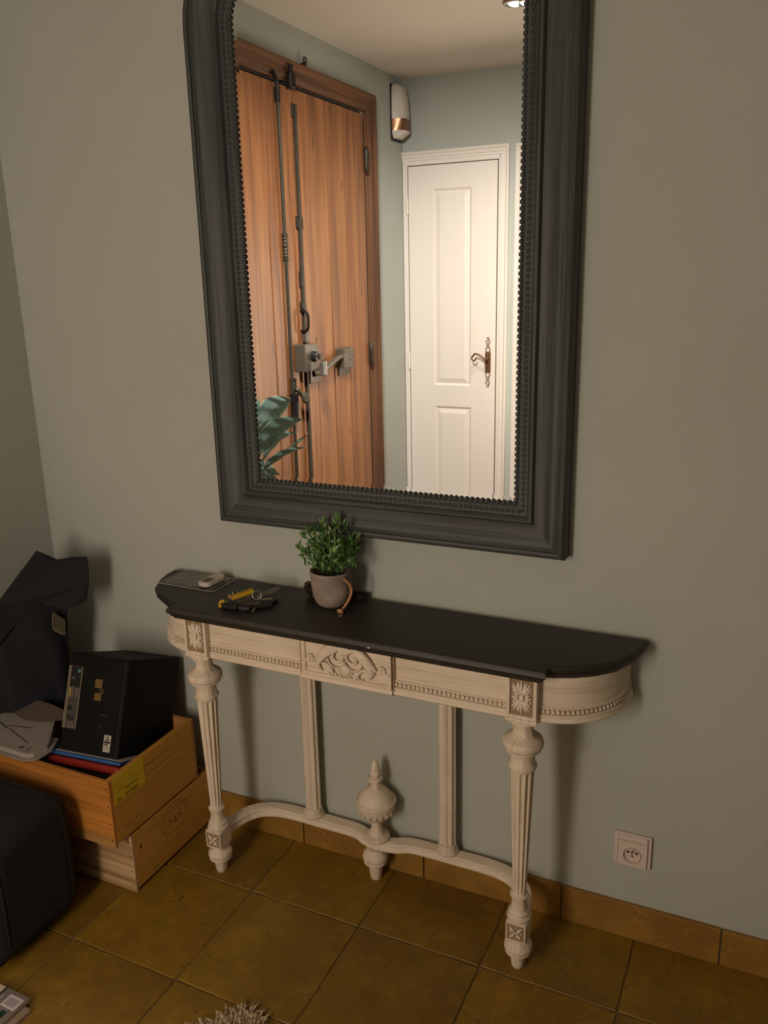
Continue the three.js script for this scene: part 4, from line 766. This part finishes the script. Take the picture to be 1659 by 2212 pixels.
function crate(label, pos, h, print, frontMats) {
  const L = 0.5, W = 0.325, t = thing('wine_crate', label, 'crate', pos);    // origin: floor level, right front corner of the crate
  const tex2 = canvasTex(1024, Math.round(1024 * h / (W - 0.018)), print);
  mesh('end_board', faceUV(rbox(0.015, h - 0.009, W - 0.0185, 0.0012, -0.0075, (h - 0.009) / 2 + 0.009, -W / 2, 1), -0.009, 0, W - 0.018, h), std({ map: tex2, roughness: 0.75 }), t);
  mesh('end_board', uvm(rbox(0.015, h - 0.009, W - 0.0185, 0.0012, -L + 0.0075, (h - 0.009) / 2 + 0.009, -W / 2, 1), 'z'), M.pineDark, t);
  const cut = h - 0.026;
  for (const [z, f] of [[-0.0045, 1], [-W + 0.0045, 0]]) {
    mesh('side_board', uvm(rbox(L, cut - 0.0005, 0.009, 0.001, -L / 2, h - cut / 2, z, 1), 'x', z * 3, 0.2), f ? frontMats[0] : M.pineDark, t);
    mesh('lower_strip', uvm(rbox(L, 0.0255, 0.009, 0.001, -L / 2, 0.0128, z, 1), 'x', 0.4, z), f ? frontMats[1] : M.pineDark, t);
  }
  mesh('bottom_board', uvm(box(L - 0.03, 0.008, W - 0.02, -L / 2, 0.0045, -W / 2), 'x'), M.pineDark, t);
  for (let i = 0; i < 4; i++) mesh('nail', ball(0.0022, -0.0085, 0.02 + i * (h - 0.04) / 3, 0.0002, 1, 1, 0.4, 7, 5), M.darkIron, t);
  return t;
}
crate('lower pale wine crate on the floor, with an oval house emblem on its end', [-1.347, 0.0006, 0.345], 0.1645, (x, w, h) => {
  pineBase(x, w, h, ['#ca9840', '#aa7c30'], 21);
  stamp(x, w * 0.51, h * 0.26 + 20, w * 0.185, h * 0.245);
  x.fillStyle = '#3a1c10'; x.beginPath(); x.ellipse(w * 0.07, h * 0.29, 11, 26, 0.2, 0, Math.PI * 2); x.fill();
  x.globalAlpha = 0.7; x.fillStyle = '#4a2c14'; x.font = 'bold 44px serif'; x.textAlign = 'center'; x.fillText('1990', w * 0.22, h * 0.86); x.font = '32px serif'; x.fillText('A.C.', w * 0.52, h * 0.68); x.globalAlpha = 1;
}, [M.pinePale, M.pinePale]);
{
  const c = crate('upper orange-brown wine crate with a yellow paper label, filled with folders', [-1.3465, 0.1655, 0.397], 0.185, (x, w, h) => {
    pineBase(x, w, h, ['#c49036', '#a47428'], 33);
    x.fillStyle = '#4a2a14';
    for (const [y, x0, n, s, al] of [[0.16, 0.36, 9, 30, 0.5], [0.3, 0.4, 12, 22, 0.42], [0.40, 0.42, 12, 20, 0.4], [0.52, 0.5, 8, 18, 0.3], [0.80, 0.1, 7, 34, 0.5], [0.90, 0.18, 5, 20, 0.4]]) for (let i = 0; i < n; i++) { x.globalAlpha = al * (0.6 + 0.4 * nf(i * 1.3, y * 50, 64, 64, 3)); x.fillRect(w * x0 + i * s * 1.25, h * y - s * 0.5, s * 0.3, s); x.fillRect(w * x0 + i * s * 1.25, h * (y) - s * 0.5 + (i % 3) * s * 0.36, s * 0.8, s * 0.24); }
    x.globalAlpha = 1;
  }, [pine(0xa0641e, 0xba762a, 0xc88638, 431), pine(0xa2763a, 0xb88c48, 0xc69c58, 441)]);
  const lab = canvasTex(512, 340, (x, w, h) => {
    x.fillStyle = '#ccb010'; x.fillRect(0, 0, w, h); x.fillStyle = '#5c4a10';
    for (const [y, x0, x1, hh, a] of [[0.28, 0.06, 0.11, 9, 0.5], [0.28, 0.16, 0.3, 9, 0.45], [0.36, 0.06, 0.1, 12, 0.5], [0.30, 0.44, 0.74, 9, 0.45], [0.40, 0.40, 0.66, 8, 0.35], [0.48, 0.12, 0.36, 12, 0.4], [0.47, 0.70, 0.9, 12, 0.45], [0.58, 0.08, 0.22, 9, 0.35], [0.6, 0.34, 0.76, 30, 0.5]]) { x.globalAlpha = a; x.fillRect(x0 * w, y * h, (x1 - x0) * w, hh); }
    x.globalAlpha = 1; x.fillStyle = '#2a1206'; x.font = 'bold 62px sans-serif'; x.textBaseline = 'alphabetic'; x.fillText('02 – D17448', w * 0.07, h * 0.95);
  });
  mesh('paper_label', faceUV(rbox(0.0005, 0.072, 0.108, 0.0002, 0.00035, 0.149, -0.0685, 1), -0.0145, 0.113, 0.108, 0.072), std({ map: lab, roughness: 0.6 }), c);
}
// what is in the crate, leaning the way the computer leans
{
  const frame = new THREE.Matrix4().makeRotationFromEuler(new THREE.Euler(-22.13 * Math.PI / 180, 2.39 * Math.PI / 180, 1.9 * Math.PI / 180, 'YXZ')).setPosition(-1.5757, 0.3461, 0.322);
  const place = (o) => { frame.decompose(o.position, o.quaternion, new THREE.Vector3()); return o; };
  const flat = (name, g, m, label, cat) => tag(place(mesh(name, g, m)), label, cat);
  const wavy = (w, h, d, x, y, z, amp) => { const g = new RoundedBoxGeometry(w, h, d, 2, h * 0.35), p = g.attributes.position; for (let i = 0; i < p.count; i++) p.setY(i, p.getY(i) + amp * Math.sin((p.getX(i)) * 19 + 1)); g.computeVertexNormals(); return T(g, x, y, z); };
  flat('white_sheet', wavy(0.21, 0.0012, 0.2, 0.098, -0.0012, -0.092, 0.0008), plain(0xb8b4b0, 0.6), 'white paper sheet between the black computer and the blue folder', 'paper');
  flat('blue_folder', wavy(0.30, 0.009, 0.215, 0.049, -0.0075, -0.096, 0.0008), plain(0x2c5c94, 0.45), 'blue folder lying in the upper crate under the computer', 'folder');
  flat('red_folder', wavy(0.345, 0.020, 0.222, 0.0295, -0.0235, -0.092, 0.001), plain(0x8e2214, 0.5), 'red folder lying in the upper crate beneath the blue folder', 'folder');
  flat('black_binder', rbox(0.38, 0.034, 0.215, 0.006, 0.006, -0.0525, -0.098), plain(0x14110f, 0.6), 'black binder at the bottom of the upper crate beneath the red folder', 'binder');
  // small computer, its rear panel towards the room
  const t = thing('computer_tower', 'small black computer case showing its rear ports, leaning back in the upper crate', 'computer', [0, 0, 0]);
  place(t);
  const W = 0.182, Hh = 0.244, D = 0.217, blk = new THREE.MeshPhysicalMaterial({ color: 0x060505, roughness: 0.65, specularIntensity: 0.5 }), dk = new THREE.MeshPhysicalMaterial({ color: 0x090705, roughness: 0.7, specularIntensity: 0.45 });
  mesh('case', rbox(W, Hh, D, 0.003, W / 2, Hh / 2, -D / 2), blk, t);
  mesh('rear_panel', rbox(W - 0.012, Hh - 0.012, 0.002, 0.0008, W / 2, Hh / 2, 0.0003), dk, t);
  mesh('side_seam', rbox(0.0025, Hh - 0.01, 0.003, 0.0006, W - 0.007, Hh / 2, 0.0006), plain(0x1e1a17, 0.5), t);
  const io = new THREE.Group(); io.name = 'port_panel'; t.add(io); io.position.set(0.0005, 0.0535, 0.0014);
  const st = plain(0x7a7468, 0.4, 0.8), edge = plain(0xb0a486, 0.3, 0.85);
  mesh('shield', rbox(0.0435, 0.1575, 0.001, 0.0004, 0.0222, 0.0793, 0, 1), plain(0x5a544c, 0.5, 0.6), io);
  for (const x of [0.0015, 0.0065, 0.043]) mesh('shield_edge', rbox(0.0016, 0.1585, 0.0022, 0.0005, x, 0.0793, 0.0008, 1), edge, io);
  mesh('port', rbox(0.034, 0.05, 0.0015, 0.001, 0.0255, 0.131, 0.0006), M.black, io);
  mesh('port', rbox(0.009, 0.0095, 0.004, 0.002, 0.034, 0.147, 0.001), plain(0x4a8078, 0.4), io);
  mesh('port', rbox(0.0075, 0.006, 0.004, 0.001, 0.018, 0.128, 0.001), st, io);
  for (const [x, y, w, h, m] of [[0.013, 0.091, 0.007, 0.025, plain(0xa08a50, 0.4, 0.5)], [0.021, 0.094, 0.003, 0.028, st], [0.032, 0.092, 0.0035, 0.024, st], [0.0375, 0.092, 0.003, 0.022, st]]) mesh('port', rbox(w, h, 0.004, 0.001, x, y, 0.001), m, io);
  for (const [x, y] of [[0.014, 0.052], [0.02, 0.052], [0.013, 0.028], [0.021, 0.028], [0.030, 0.028]]) mesh('port', rbox(0.0052, 0.012, 0.002, 0.0008, x, y, 0.0008), M.black, io);
  for (let i = 0; i < 6; i++) mesh('audio_jack', T(new THREE.TorusGeometry(0.0028, 0.001, 6, 14), 0.013 + (i % 3) * 0.0095, 0.006 + Math.floor(i / 3) * 0.009, 0.001), plain([0x8a7a70, 0x9a9086, 0xa09a86, 0x7c6c64, 0x8e8a84, 0x8c8a7c][i], 0.4, 0.5), io);
  const gold = plain(0x6c5426, 0.5);
  mesh('gold_patch', rbox(0.0225, 0.022, 0.0016, 0.0006, 0.0985, 0.176, 0.001), gold, t);
  mesh('gold_patch', rbox(0.021, 0.019, 0.0016, 0.0006, 0.1, 0.143, 0.001), gold, t);
  mesh('gold_patch', rbox(0.014, 0.013, 0.0012, 0.0006, 0.110, 0.158, 0.0009), plain(0x3c2e18, 0.5), t);
  mesh('handle_slot', rbox(0.021, 0.0032, 0.003, 0.001, 0.127, 0.101, 0.0012), plain(0x56504c, 0.35, 0.6), t);
  mesh('screw', ball(0.0024, 0.118, 0.072, 0.001, 1, 1, 0.5, 8, 6), st, t);
  const stick = canvasTex(64, 132, (x, w, h) => { x.fillStyle = '#b4aca4'; x.fillRect(0, 0, w, h); x.fillStyle = '#241c18'; x.beginPath(); x.arc(w / 2, 18, 8, 0, 7); x.fill(); x.fillRect(14, 32, 36, 10); x.fillRect(6, 48, 52, 16); x.fillRect(12, 70, 26, 11); x.globalAlpha = 0.4; x.fillRect(10, 92, 44, 3); x.fillRect(10, 100, 44, 3); x.fillRect(10, 108, 44, 3); });
  const sg = rbox(0.0215, 0.0415, 0.0006, 0.0002, 0.1465, 0.0335, 0.0017, 1), sp = sg.attributes.position, suv = sg.attributes.uv; for (let i = 0; i < sp.count; i++) suv.setXY(i, (sp.getX(i) - 0.13575) / 0.0215, (sp.getY(i) - 0.01275) / 0.0415);
  mesh('sticker', sg, std({ map: stick, roughness: 0.5 }), t);
}
// sheets of paper over the front left of the crate
{
  const poly = (pts, y, h, jit = 0) => { const sh = new THREE.Shape(pts.map(([x, z]) => new THREE.Vector2(x, -z))); const g = new THREE.ExtrudeGeometry(sh, { depth: h, bevelEnabled: false, steps: 1 }); g.rotateX(-Math.PI / 2); return T(g, 0, y, 0); };
  const topUV = (g) => { g = clean(g); const p = g.attributes.position, uv = g.attributes.uv; for (let i = 0; i < p.count; i++) uv.setXY(i, (p.getX(i) + 1.85) / 0.3, (0.44 - p.getZ(i)) / 0.2); return g; };
  const sketch = canvasTex(768, 512, (x, w, h) => {
    x.fillStyle = '#8e867e'; x.fillRect(0, 0, w, h); x.strokeStyle = '#2a2622'; x.lineCap = 'round';
    const P = (X, Z) => [(X + 1.85) / 0.3 * w, (Z - 0.24) / 0.2 * h];
    const line = (a, b, lw) => { x.lineWidth = lw; x.beginPath(); x.moveTo(...P(...a)); x.lineTo(...P(...b)); x.stroke(); };
    line([-1.80, 0.315], [-1.74, 0.335], 9); line([-1.745, 0.325], [-1.675, 0.312], 8); line([-1.73, 0.335], [-1.645, 0.362], 7); line([-1.645, 0.362], [-1.635, 0.363], 8); line([-1.845, 0.30], [-1.80, 0.315], 7);
    x.fillStyle = '#2a2622'; x.beginPath(); x.moveTo(...P(-1.648, 0.386)); x.lineTo(...P(-1.63, 0.376)); x.lineTo(...P(-1.632, 0.388)); x.fill();
    x.lineWidth = 5; x.beginPath(); x.arc(...P(-1.612, 0.383), 10, 0.6, 5.9); x.stroke();
  });
  const bend = (g) => { const p = g.attributes.position; for (let i = 0; i < p.count; i++) p.setY(i, p.getY(i) + 0.18 * Math.max(0, 0.33 - p.getZ(i))); g.computeVertexNormals(); return g; };
  tag(mesh('paper_pad', poly([[-1.853, 0.265], [-1.645, 0.265], [-1.584, 0.352], [-1.588, 0.392], [-1.603, 0.4035], [-1.853, 0.3935]].map(([x, z]) => [x, z]), 0.3575, 0.011), plain(0xa39b92, 0.7)), 'thick white paper pad lying on the rim of the upper crate under the sketch', 'paper pad');
  tag(mesh('paper_sheet', bend(topUV(poly([[-1.852, 0.262], [-1.648, 0.258], [-1.584, 0.347], [-1.587, 0.388], [-1.601, 0.399], [-1.852, 0.389]], 0.369, 0.0008))), std({ map: sketch, roughness: 0.7 })), 'white sheet with dark pencil strokes on top of the paper pad', 'paper');
  tag(mesh('paper_sheet', poly([[-1.853, 0.30], [-1.60, 0.30], [-1.572, 0.350], [-1.574, 0.395], [-1.606, 0.412], [-1.853, 0.412]], 0.3535, 0.0035), plain(0x8f877f, 0.75)), 'lowest white sheet sticking out in front below the paper pad', 'paper');
  const env = []; for (let j = 0; j <= 6; j++) { const r = []; for (let i = 0; i <= 12; i++) { const u = i / 12, v = j / 6; r.push([-1.81 + 0.178 * u + 0.012 * v, 0.3935 - 0.008 * v + 0.012 * Math.sin(u * Math.PI) * (1 - v), 0.232 + 0.062 * v * (0.35 + 0.65 * Math.sin(Math.PI * (0.1 + u * 0.85)))]); } env.push(r); }
  const eg = sheet(env), e2 = eg.clone().translate(0, -0.0016, 0); tag(mesh('brown_envelope', join([eg, e2]), plain(0x5c5044, 0.8)), 'brown envelope curving over the back of the white sheet', 'envelope');
  tag(mesh('black_pen', join([taper([[-1.812, 0.389, 0.268], [-1.775, 0.3895, 0.252]], () => 0.0042, 6, 8)]), M.black), 'short black pen on the left of the white sheet', 'pen');
}

// ------------------------------------------------------------------ navy bag standing in the corner, on the crate
{
  const t = thing('cloth_bag', 'dark navy cloth bag with a folded-over top standing in the corner behind the computer', 'bag', [-1.69, 0, 0.2]);
  t.rotation.y = Math.atan2(0.75, 0.66) - Math.PI;                // local x = along the bag to the left in view
  const A = V(-0.66, 0, 0.75).normalize(), N = V(0.75, 0, 0.66).normalize();
  t.rotation.set(0, 0, 0);
  const P3 = (s, y, n) => [A.x * s + N.x * n, y, A.z * s + N.z * n];
  const navy = std({ map: tex(128, 128, (u, v) => { const n = fbm(u, v, 6, 6, 501, 4), w = 0.5 + 0.5 * Math.sin(u * 400) * Math.sin(v * 400); return mixc(hex(0x0c0d12), hex(0x161922), clamp(n * 0.8 + 0.2 * w)); }, [0.3, 0.3]), roughness: 0.85, bumpMap: gray(128, 128, (u, v) => fbm(u, v, 8, 8, 511, 4), [0.2, 0.2]), bumpScale: 0.002 });
  const body = [[0.345, -0.02, 0.16], [0.42, -0.03, 0.16], [0.48, -0.038, 0.155], [0.545, -0.043, 0.145], [0.6, -0.046, 0.14], [0.64, -0.05, 0.13], [0.68, -0.075, 0.11], [0.72, -0.085, 0.085], [0.755, -0.09, 0.05]];
  const rows = body.map(([y, a, b], j) => { const o = []; for (let i = 0; i <= 40; i++) { const q = i / 40 * Math.PI * 2, c = Math.cos(q), sn = Math.sin(q), k = 1 - 0.25 * j / 8; const s = (a + b) / 2 + (b - a) / 2 * Math.sign(c) * Math.pow(Math.abs(c), 0.7), n = (-0.05 + 0.006 * j / 2) + (sn > 0 ? 0.034 : 0.03) * k * Math.sign(sn) * Math.pow(Math.abs(sn), 0.8) + 0.007 * Math.sin(q * 5 + j * 1.3) + 0.005 * Math.sin(q * 9 - j * 2.1); o.push(P3(s, y, n)); } return o; });
  mesh('body', uvm(sheet(rows)), navy, t);
  const outline = [[0.005, 0.817], [-0.042, 0.786], [-0.078, 0.789], [-0.112, 0.787], [-0.1115, 0.755], [-0.107, 0.72], [-0.098, 0.678], [-0.07, 0.668], [-0.045, 0.664], [-0.015, 0.674], [0.01, 0.685], [0.04, 0.672], [0.07, 0.65], [0.10, 0.618], [0.13, 0.586], [0.165, 0.552], [0.185, 0.538], [0.185, 0.615], [0.15, 0.655], [0.11, 0.698], [0.06, 0.755]];
  const fs = new THREE.Shape(outline.map(([s, y]) => new THREE.Vector2(s, y)));
  const fg = new THREE.ExtrudeGeometry(fs, { depth: 0.02, bevelEnabled: true, bevelSize: 0.003, bevelThickness: 0.006, bevelSegments: 3, steps: 1 });
  const fp = fg.attributes.position; for (let i = 0; i < fp.count; i++) { const s = fp.getX(i), y = fp.getY(i), n = fp.getZ(i) - 0.016 + 0.01 * Math.sin(s * 22 + y * 14); fp.setXYZ(i, ...P3(s, y, n)); }
  fg.computeVertexNormals(); mesh('folded_top', uvm(fg), navy, t);
  const clip = new THREE.Shape([[-0.014, 0.656], [-0.041, 0.627], [-0.037, 0.586], [-0.024, 0.590], [-0.010, 0.606]].map((q) => new THREE.Vector2(...q)));
  const cg = new THREE.ExtrudeGeometry(clip, { depth: 0.002, bevelEnabled: true, bevelSize: 0.001, bevelThickness: 0.001, bevelSegments: 1 }), cp = cg.attributes.position; for (let i = 0; i < cp.count; i++) cp.setXYZ(i, ...P3(cp.getX(i), cp.getY(i), cp.getZ(i) + 0.004)); cg.computeVertexNormals();
  mesh('clear_tag', cg, plain(0x4a463a, 0.25), t);
  mesh('tag_rim', tube([P3(-0.014, 0.655, 0.007), P3(-0.0095, 0.63, 0.0075), P3(-0.010, 0.606, 0.0075), P3(-0.024, 0.597, 0.0075), P3(-0.036, 0.59, 0.007)], 0.0012, 20, 5), plain(0x8a8268, 0.3), t);
}
// ------------------------------------------------------------------ black case in front of the crates
{
  const t = thing('black_suitcase', 'soft black suitcase with rounded corners standing in front of the crates', 'suitcase', [-1.642, 0, 0.562]);
  const cloth = std({ map: tex(128, 128, (u, v) => { const n = fbm(u, v, 8, 8, 521, 4); return mixc(hex(0x070605), hex(0x0e0b09), n); }, [0.25, 0.25]), roughness: 0.85, bumpMap: gray(128, 128, (u, v) => fbm(u, v, 60, 60, 523, 2), [0.08, 0.08]), bumpScale: 0.0008 });
  const g = new RoundedBoxGeometry(0.424, 0.318, 0.268, 6, 0.052), p = g.attributes.position;
  for (let i = 0; i < p.count; i++) { const x = p.getX(i), y = p.getY(i), z = p.getZ(i); p.setXYZ(i, x + (y > 0.08 ? 0.006 * Math.sin(z * 30) : 0), y + 0.004 * Math.sin(x * 17) * Math.sin(z * 15), z); }
  g.computeVertexNormals(); mesh('body', T(uvm(g), 0, 0.171, 0), cloth, t);
  mesh('piping', join([-0.095, 0.095].map((z) => { const q = []; for (let i = 0; i < 40; i++) { const a = i / 40 * Math.PI * 2, c = Math.cos(a), s = Math.sin(a); q.push([0.2125 * Math.sign(c) * Math.pow(Math.abs(c), 0.35), 0.171 + 0.1595 * Math.sign(s) * Math.pow(Math.abs(s), 0.35), z]); } return tube(q, 0.003, 90, 6, true); })), M.black, t).userData.kind = 'stuff';
  for (const [x, z] of [[-0.16, -0.09], [0.16, -0.09], [-0.16, 0.09], [0.16, 0.09]]) mesh('foot', lathe([[0.0002, 0.0005], [0.012, 0.0005], [0.016, 0.016], [0.0002, 0.016]], 12).translate(x, 0, z), M.black, t);
  mesh('carry_handle', taper([[-0.07, 0.328, 0.03], [-0.05, 0.345, 0.03], [0.03, 0.345, 0.03], [0.05, 0.328, 0.03]], () => 0.008, 20, 8), M.black, t);
  mesh('red_tag', rbox(0.012, 0.032, 0.02, 0.003, -0.03, 0.300, 0.137, 2), plain(0x8a1410, 0.5), t);
}
// ------------------------------------------------------------------ magazines and sheepskin at the lower edge of the picture
{
  const cover = canvasTex(512, 704, (x, w, h) => {
    x.fillStyle = '#6a6058'; x.fillRect(0, 0, w, h); x.fillStyle = '#b09c80'; x.fillRect(0, 0, w * 0.66, h); x.fillStyle = '#2a2220'; x.fillRect(w * 0.66, 0, 14, h); x.fillStyle = '#8a8078'; x.fillRect(w * 0.70, 40, 14, h - 60);
    for (let k = 0; k < 40; k++) { x.globalAlpha = 0.5; x.fillStyle = ['#7a4038', '#54483e', '#847464', '#1e3a30', '#8c6a58'][k % 5]; x.beginPath(); x.ellipse(w * (0.74 + 0.24 * nf(k * 1.3, 3, 64, 64, 3)), h * (0.24 + 0.7 * nf(k * 2.1, 5, 64, 64, 7)), 12 + 22 * nf(k, 9, 64, 64, 2), 10 + 30 * nf(k * 3, 2, 64, 64, 8), 0.4, 0, 7); x.fill(); }
    x.globalAlpha = 1; x.fillStyle = '#b4a8a4'; x.fillRect(w * 0.78, 22, w * 0.19, 74); x.fillStyle = '#8e8480'; x.fillRect(w * 0.80, 34, w * 0.14, 50); x.fillStyle = '#12281e'; x.fillRect(w * 0.86, 112, 34, 40);
  });
  const mag = (y, h, x, z, rot, m, label) => {
    const t = thing('magazine', label, 'magazine', [x, y, z]); t.rotation.y = rot;
    const g = rbox(0.21, h * 0.8, 0.285, 0.0008, 0, h / 2, 0, 1); mesh('pages', g, plain(0xa08c70, 0.85), t);
    const c = clean(rbox(0.212, h * 0.1, 0.287, 0.0002, 0, h * 0.95, 0, 1)), p = c.attributes.position, uv = c.attributes.uv; for (let i = 0; i < p.count; i++) uv.setXY(i, (p.getX(i) + 0.106) / 0.212, (0.1435 - p.getZ(i)) / 0.287);
    mesh('cover', c, m, t); mesh('back_cover', rbox(0.212, h * 0.1, 0.287, 0.0002, 0, h * 0.05, 0, 1), plain(0x5a4c3c, 0.5), t);
  };
  mag(0.0008, 0.008, -1.424, 0.858, -0.06, plain(0x7c6a52, 0.5), 'magazine at the bottom of the pile on the floor at the lower left');
  mag(0.009, 0.008, -1.437, 0.847, -0.03, std({ map: cover, roughness: 0.45 }), 'glossy magazine with a white label box on top of the floor pile');
}
{
  seed = 99; const g = [];
  const inside = (x, z) => { const a = Math.atan2(z - 0.86, x + 0.865), r = Math.hypot((x + 0.865) / 0.145, (z - 0.86) / 0.335); return r < 1 + 0.07 * Math.sin(a * 5) + 0.05 * Math.sin(a * 11 + 1); };
  for (let k = 0; k < 5200; k++) {
    const x = rr(-1.03, -0.70), z = rr(0.50, 1.22); if (!inside(x, z)) continue;
    const dx = x + 0.865, dz = z - 0.86, e = Math.hypot(dx / 0.145, dz / 0.335), a = Math.atan2(dz / 0.335, dx / 0.145) + rr(-0.8, 0.8), out = 0.012 + 0.016 * e;
    const lift = 0.022 + 0.012 * rnd(), tx = x + Math.cos(a) * out * rr(0.5, 1.3), tz = z + Math.sin(a) * out * rr(0.5, 1.3), ty = Math.max(0.004, lift * (1.15 - 0.85 * e * e));
    const w = rr(0.0018, 0.0034), px = -Math.sin(a) * w, pz = Math.cos(a) * w, m = [(x + tx) / 2, 0.004 + ty * 0.8, (z + tz) / 2];
    const q = new THREE.BufferGeometry();
    const A = [x - px, 0.003, z - pz], B = [x + px, 0.003, z + pz], C = [m[0] + px, m[1], m[2] + pz], D = [m[0] - px, m[1], m[2] - pz], E = [tx, ty, tz], U = [m[0], m[1] + w, m[2]];
    q.setAttribute('position', new THREE.Float32BufferAttribute([...A, ...B, ...C, ...A, ...C, ...D, ...A, ...U, ...D, ...B, ...C, ...U, ...D, ...C, ...E, ...C, ...U, ...E, ...U, ...D, ...E], 3)); q.computeVertexNormals(); g.push(q);
  }
  const base = []; for (let i = 0; i < 40; i++) { const a = i / 40 * Math.PI * 2; base.push(new THREE.Vector2(-0.865 + 0.14 * Math.cos(a), -(0.86 + 0.325 * Math.sin(a)))); }
  const bg = new THREE.ExtrudeGeometry(new THREE.Shape(base), { depth: 0.004, bevelEnabled: false }); bg.rotateX(-Math.PI / 2); bg.translate(0, 0.0008, 0);
  const t = thing('sheepskin_rug', 'cream long-haired sheepskin lying on the tiles at the lower edge', 'rug');
  mesh('hide', bg, plain(0x9a8a6c, 0.9), t);
  stuff(mesh('wool', join(g), plain(0xb8a482, 0.85), t));
}
// ------------------------------------------------------------------ tall leafy plant in the room, seen at the lower left of the mirror
{
  const t = thing('leafy_plant', 'tall houseplant with broad blue-green leaves, edge light painted on, reflected in the mirror', 'houseplant', [-1.66, 0, 0.86]);
  mesh('planter', lathe([[0.0002, 0.0006], [0.085, 0.0006], [0.088, 0.006], [0.11, 0.2], [0.114, 0.21], [0.108, 0.212], [0.104, 0.2], [0.102, 0.185]], 30), plain(0x8a8478, 0.7), t);
  mesh('soil', lathe([[0.0002, 0.188], [0.102, 0.184]], 20), plain(0x2c2216, 0.95), t);
  mesh('stem', taper([[0, 0.18, 0], [-0.012, 0.45, 0.01], [-0.02, 0.75, 0], [-0.045, 1.02, 0]], (f) => 0.009 - 0.004 * f, 24, 8), plain(0x5a5a3a, 0.7), t);
  const mapL = tex(128, 256, (u, v) => { const d = Math.abs(u - 0.5) * 2, e = clamp((d - 0.80) * 8), n = fbm(u, v, 6, 10, 601, 4), rib = Math.abs(((v * 9 + d * 1.3) % 1) - 0.5) < 0.07 ? 1 : 0; let q = mixc(hex(0x6c8a80), hex(0x88a49c), n); q = mixc(q, hex(0xa4b8ac), 0.5 * rib); if (d < 0.05) q = hex(0x94a496); return mixc(q, hex(0xd2d2b4), 0.85 * e); }, [1, 1]);  // pale leaf rims: backlight from the door painted into the colour
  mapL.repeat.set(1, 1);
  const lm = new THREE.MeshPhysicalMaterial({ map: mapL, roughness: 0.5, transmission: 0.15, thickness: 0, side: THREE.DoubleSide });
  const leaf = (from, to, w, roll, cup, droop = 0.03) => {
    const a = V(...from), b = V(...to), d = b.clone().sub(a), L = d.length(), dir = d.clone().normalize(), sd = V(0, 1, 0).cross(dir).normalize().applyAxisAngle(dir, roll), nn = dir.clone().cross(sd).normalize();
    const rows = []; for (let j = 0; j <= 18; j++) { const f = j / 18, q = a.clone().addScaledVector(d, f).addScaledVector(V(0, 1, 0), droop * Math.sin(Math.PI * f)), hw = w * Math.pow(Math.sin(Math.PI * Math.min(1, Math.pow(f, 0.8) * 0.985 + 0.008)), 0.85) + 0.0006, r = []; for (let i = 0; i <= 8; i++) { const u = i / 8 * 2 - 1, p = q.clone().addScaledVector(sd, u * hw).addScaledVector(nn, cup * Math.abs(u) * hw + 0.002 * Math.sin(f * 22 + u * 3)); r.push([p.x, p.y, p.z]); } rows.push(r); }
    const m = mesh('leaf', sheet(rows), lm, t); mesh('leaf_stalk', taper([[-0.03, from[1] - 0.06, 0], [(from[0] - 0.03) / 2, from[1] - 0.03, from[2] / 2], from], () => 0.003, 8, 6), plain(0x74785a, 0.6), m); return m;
  };
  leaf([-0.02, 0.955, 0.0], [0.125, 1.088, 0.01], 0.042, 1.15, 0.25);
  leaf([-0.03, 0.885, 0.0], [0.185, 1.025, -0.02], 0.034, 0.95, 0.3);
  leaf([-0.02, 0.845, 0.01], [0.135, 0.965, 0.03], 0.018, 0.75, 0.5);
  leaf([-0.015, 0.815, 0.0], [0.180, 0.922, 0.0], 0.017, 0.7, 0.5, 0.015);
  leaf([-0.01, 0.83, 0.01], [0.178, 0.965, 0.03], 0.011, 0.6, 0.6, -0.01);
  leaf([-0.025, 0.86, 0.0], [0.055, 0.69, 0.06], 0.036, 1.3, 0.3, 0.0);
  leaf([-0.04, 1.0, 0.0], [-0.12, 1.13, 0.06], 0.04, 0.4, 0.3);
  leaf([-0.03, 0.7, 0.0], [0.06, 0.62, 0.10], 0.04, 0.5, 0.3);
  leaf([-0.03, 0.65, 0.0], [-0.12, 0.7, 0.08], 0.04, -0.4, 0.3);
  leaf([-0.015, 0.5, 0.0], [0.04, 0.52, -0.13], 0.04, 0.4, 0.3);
}
renderer.render(scene, camera);
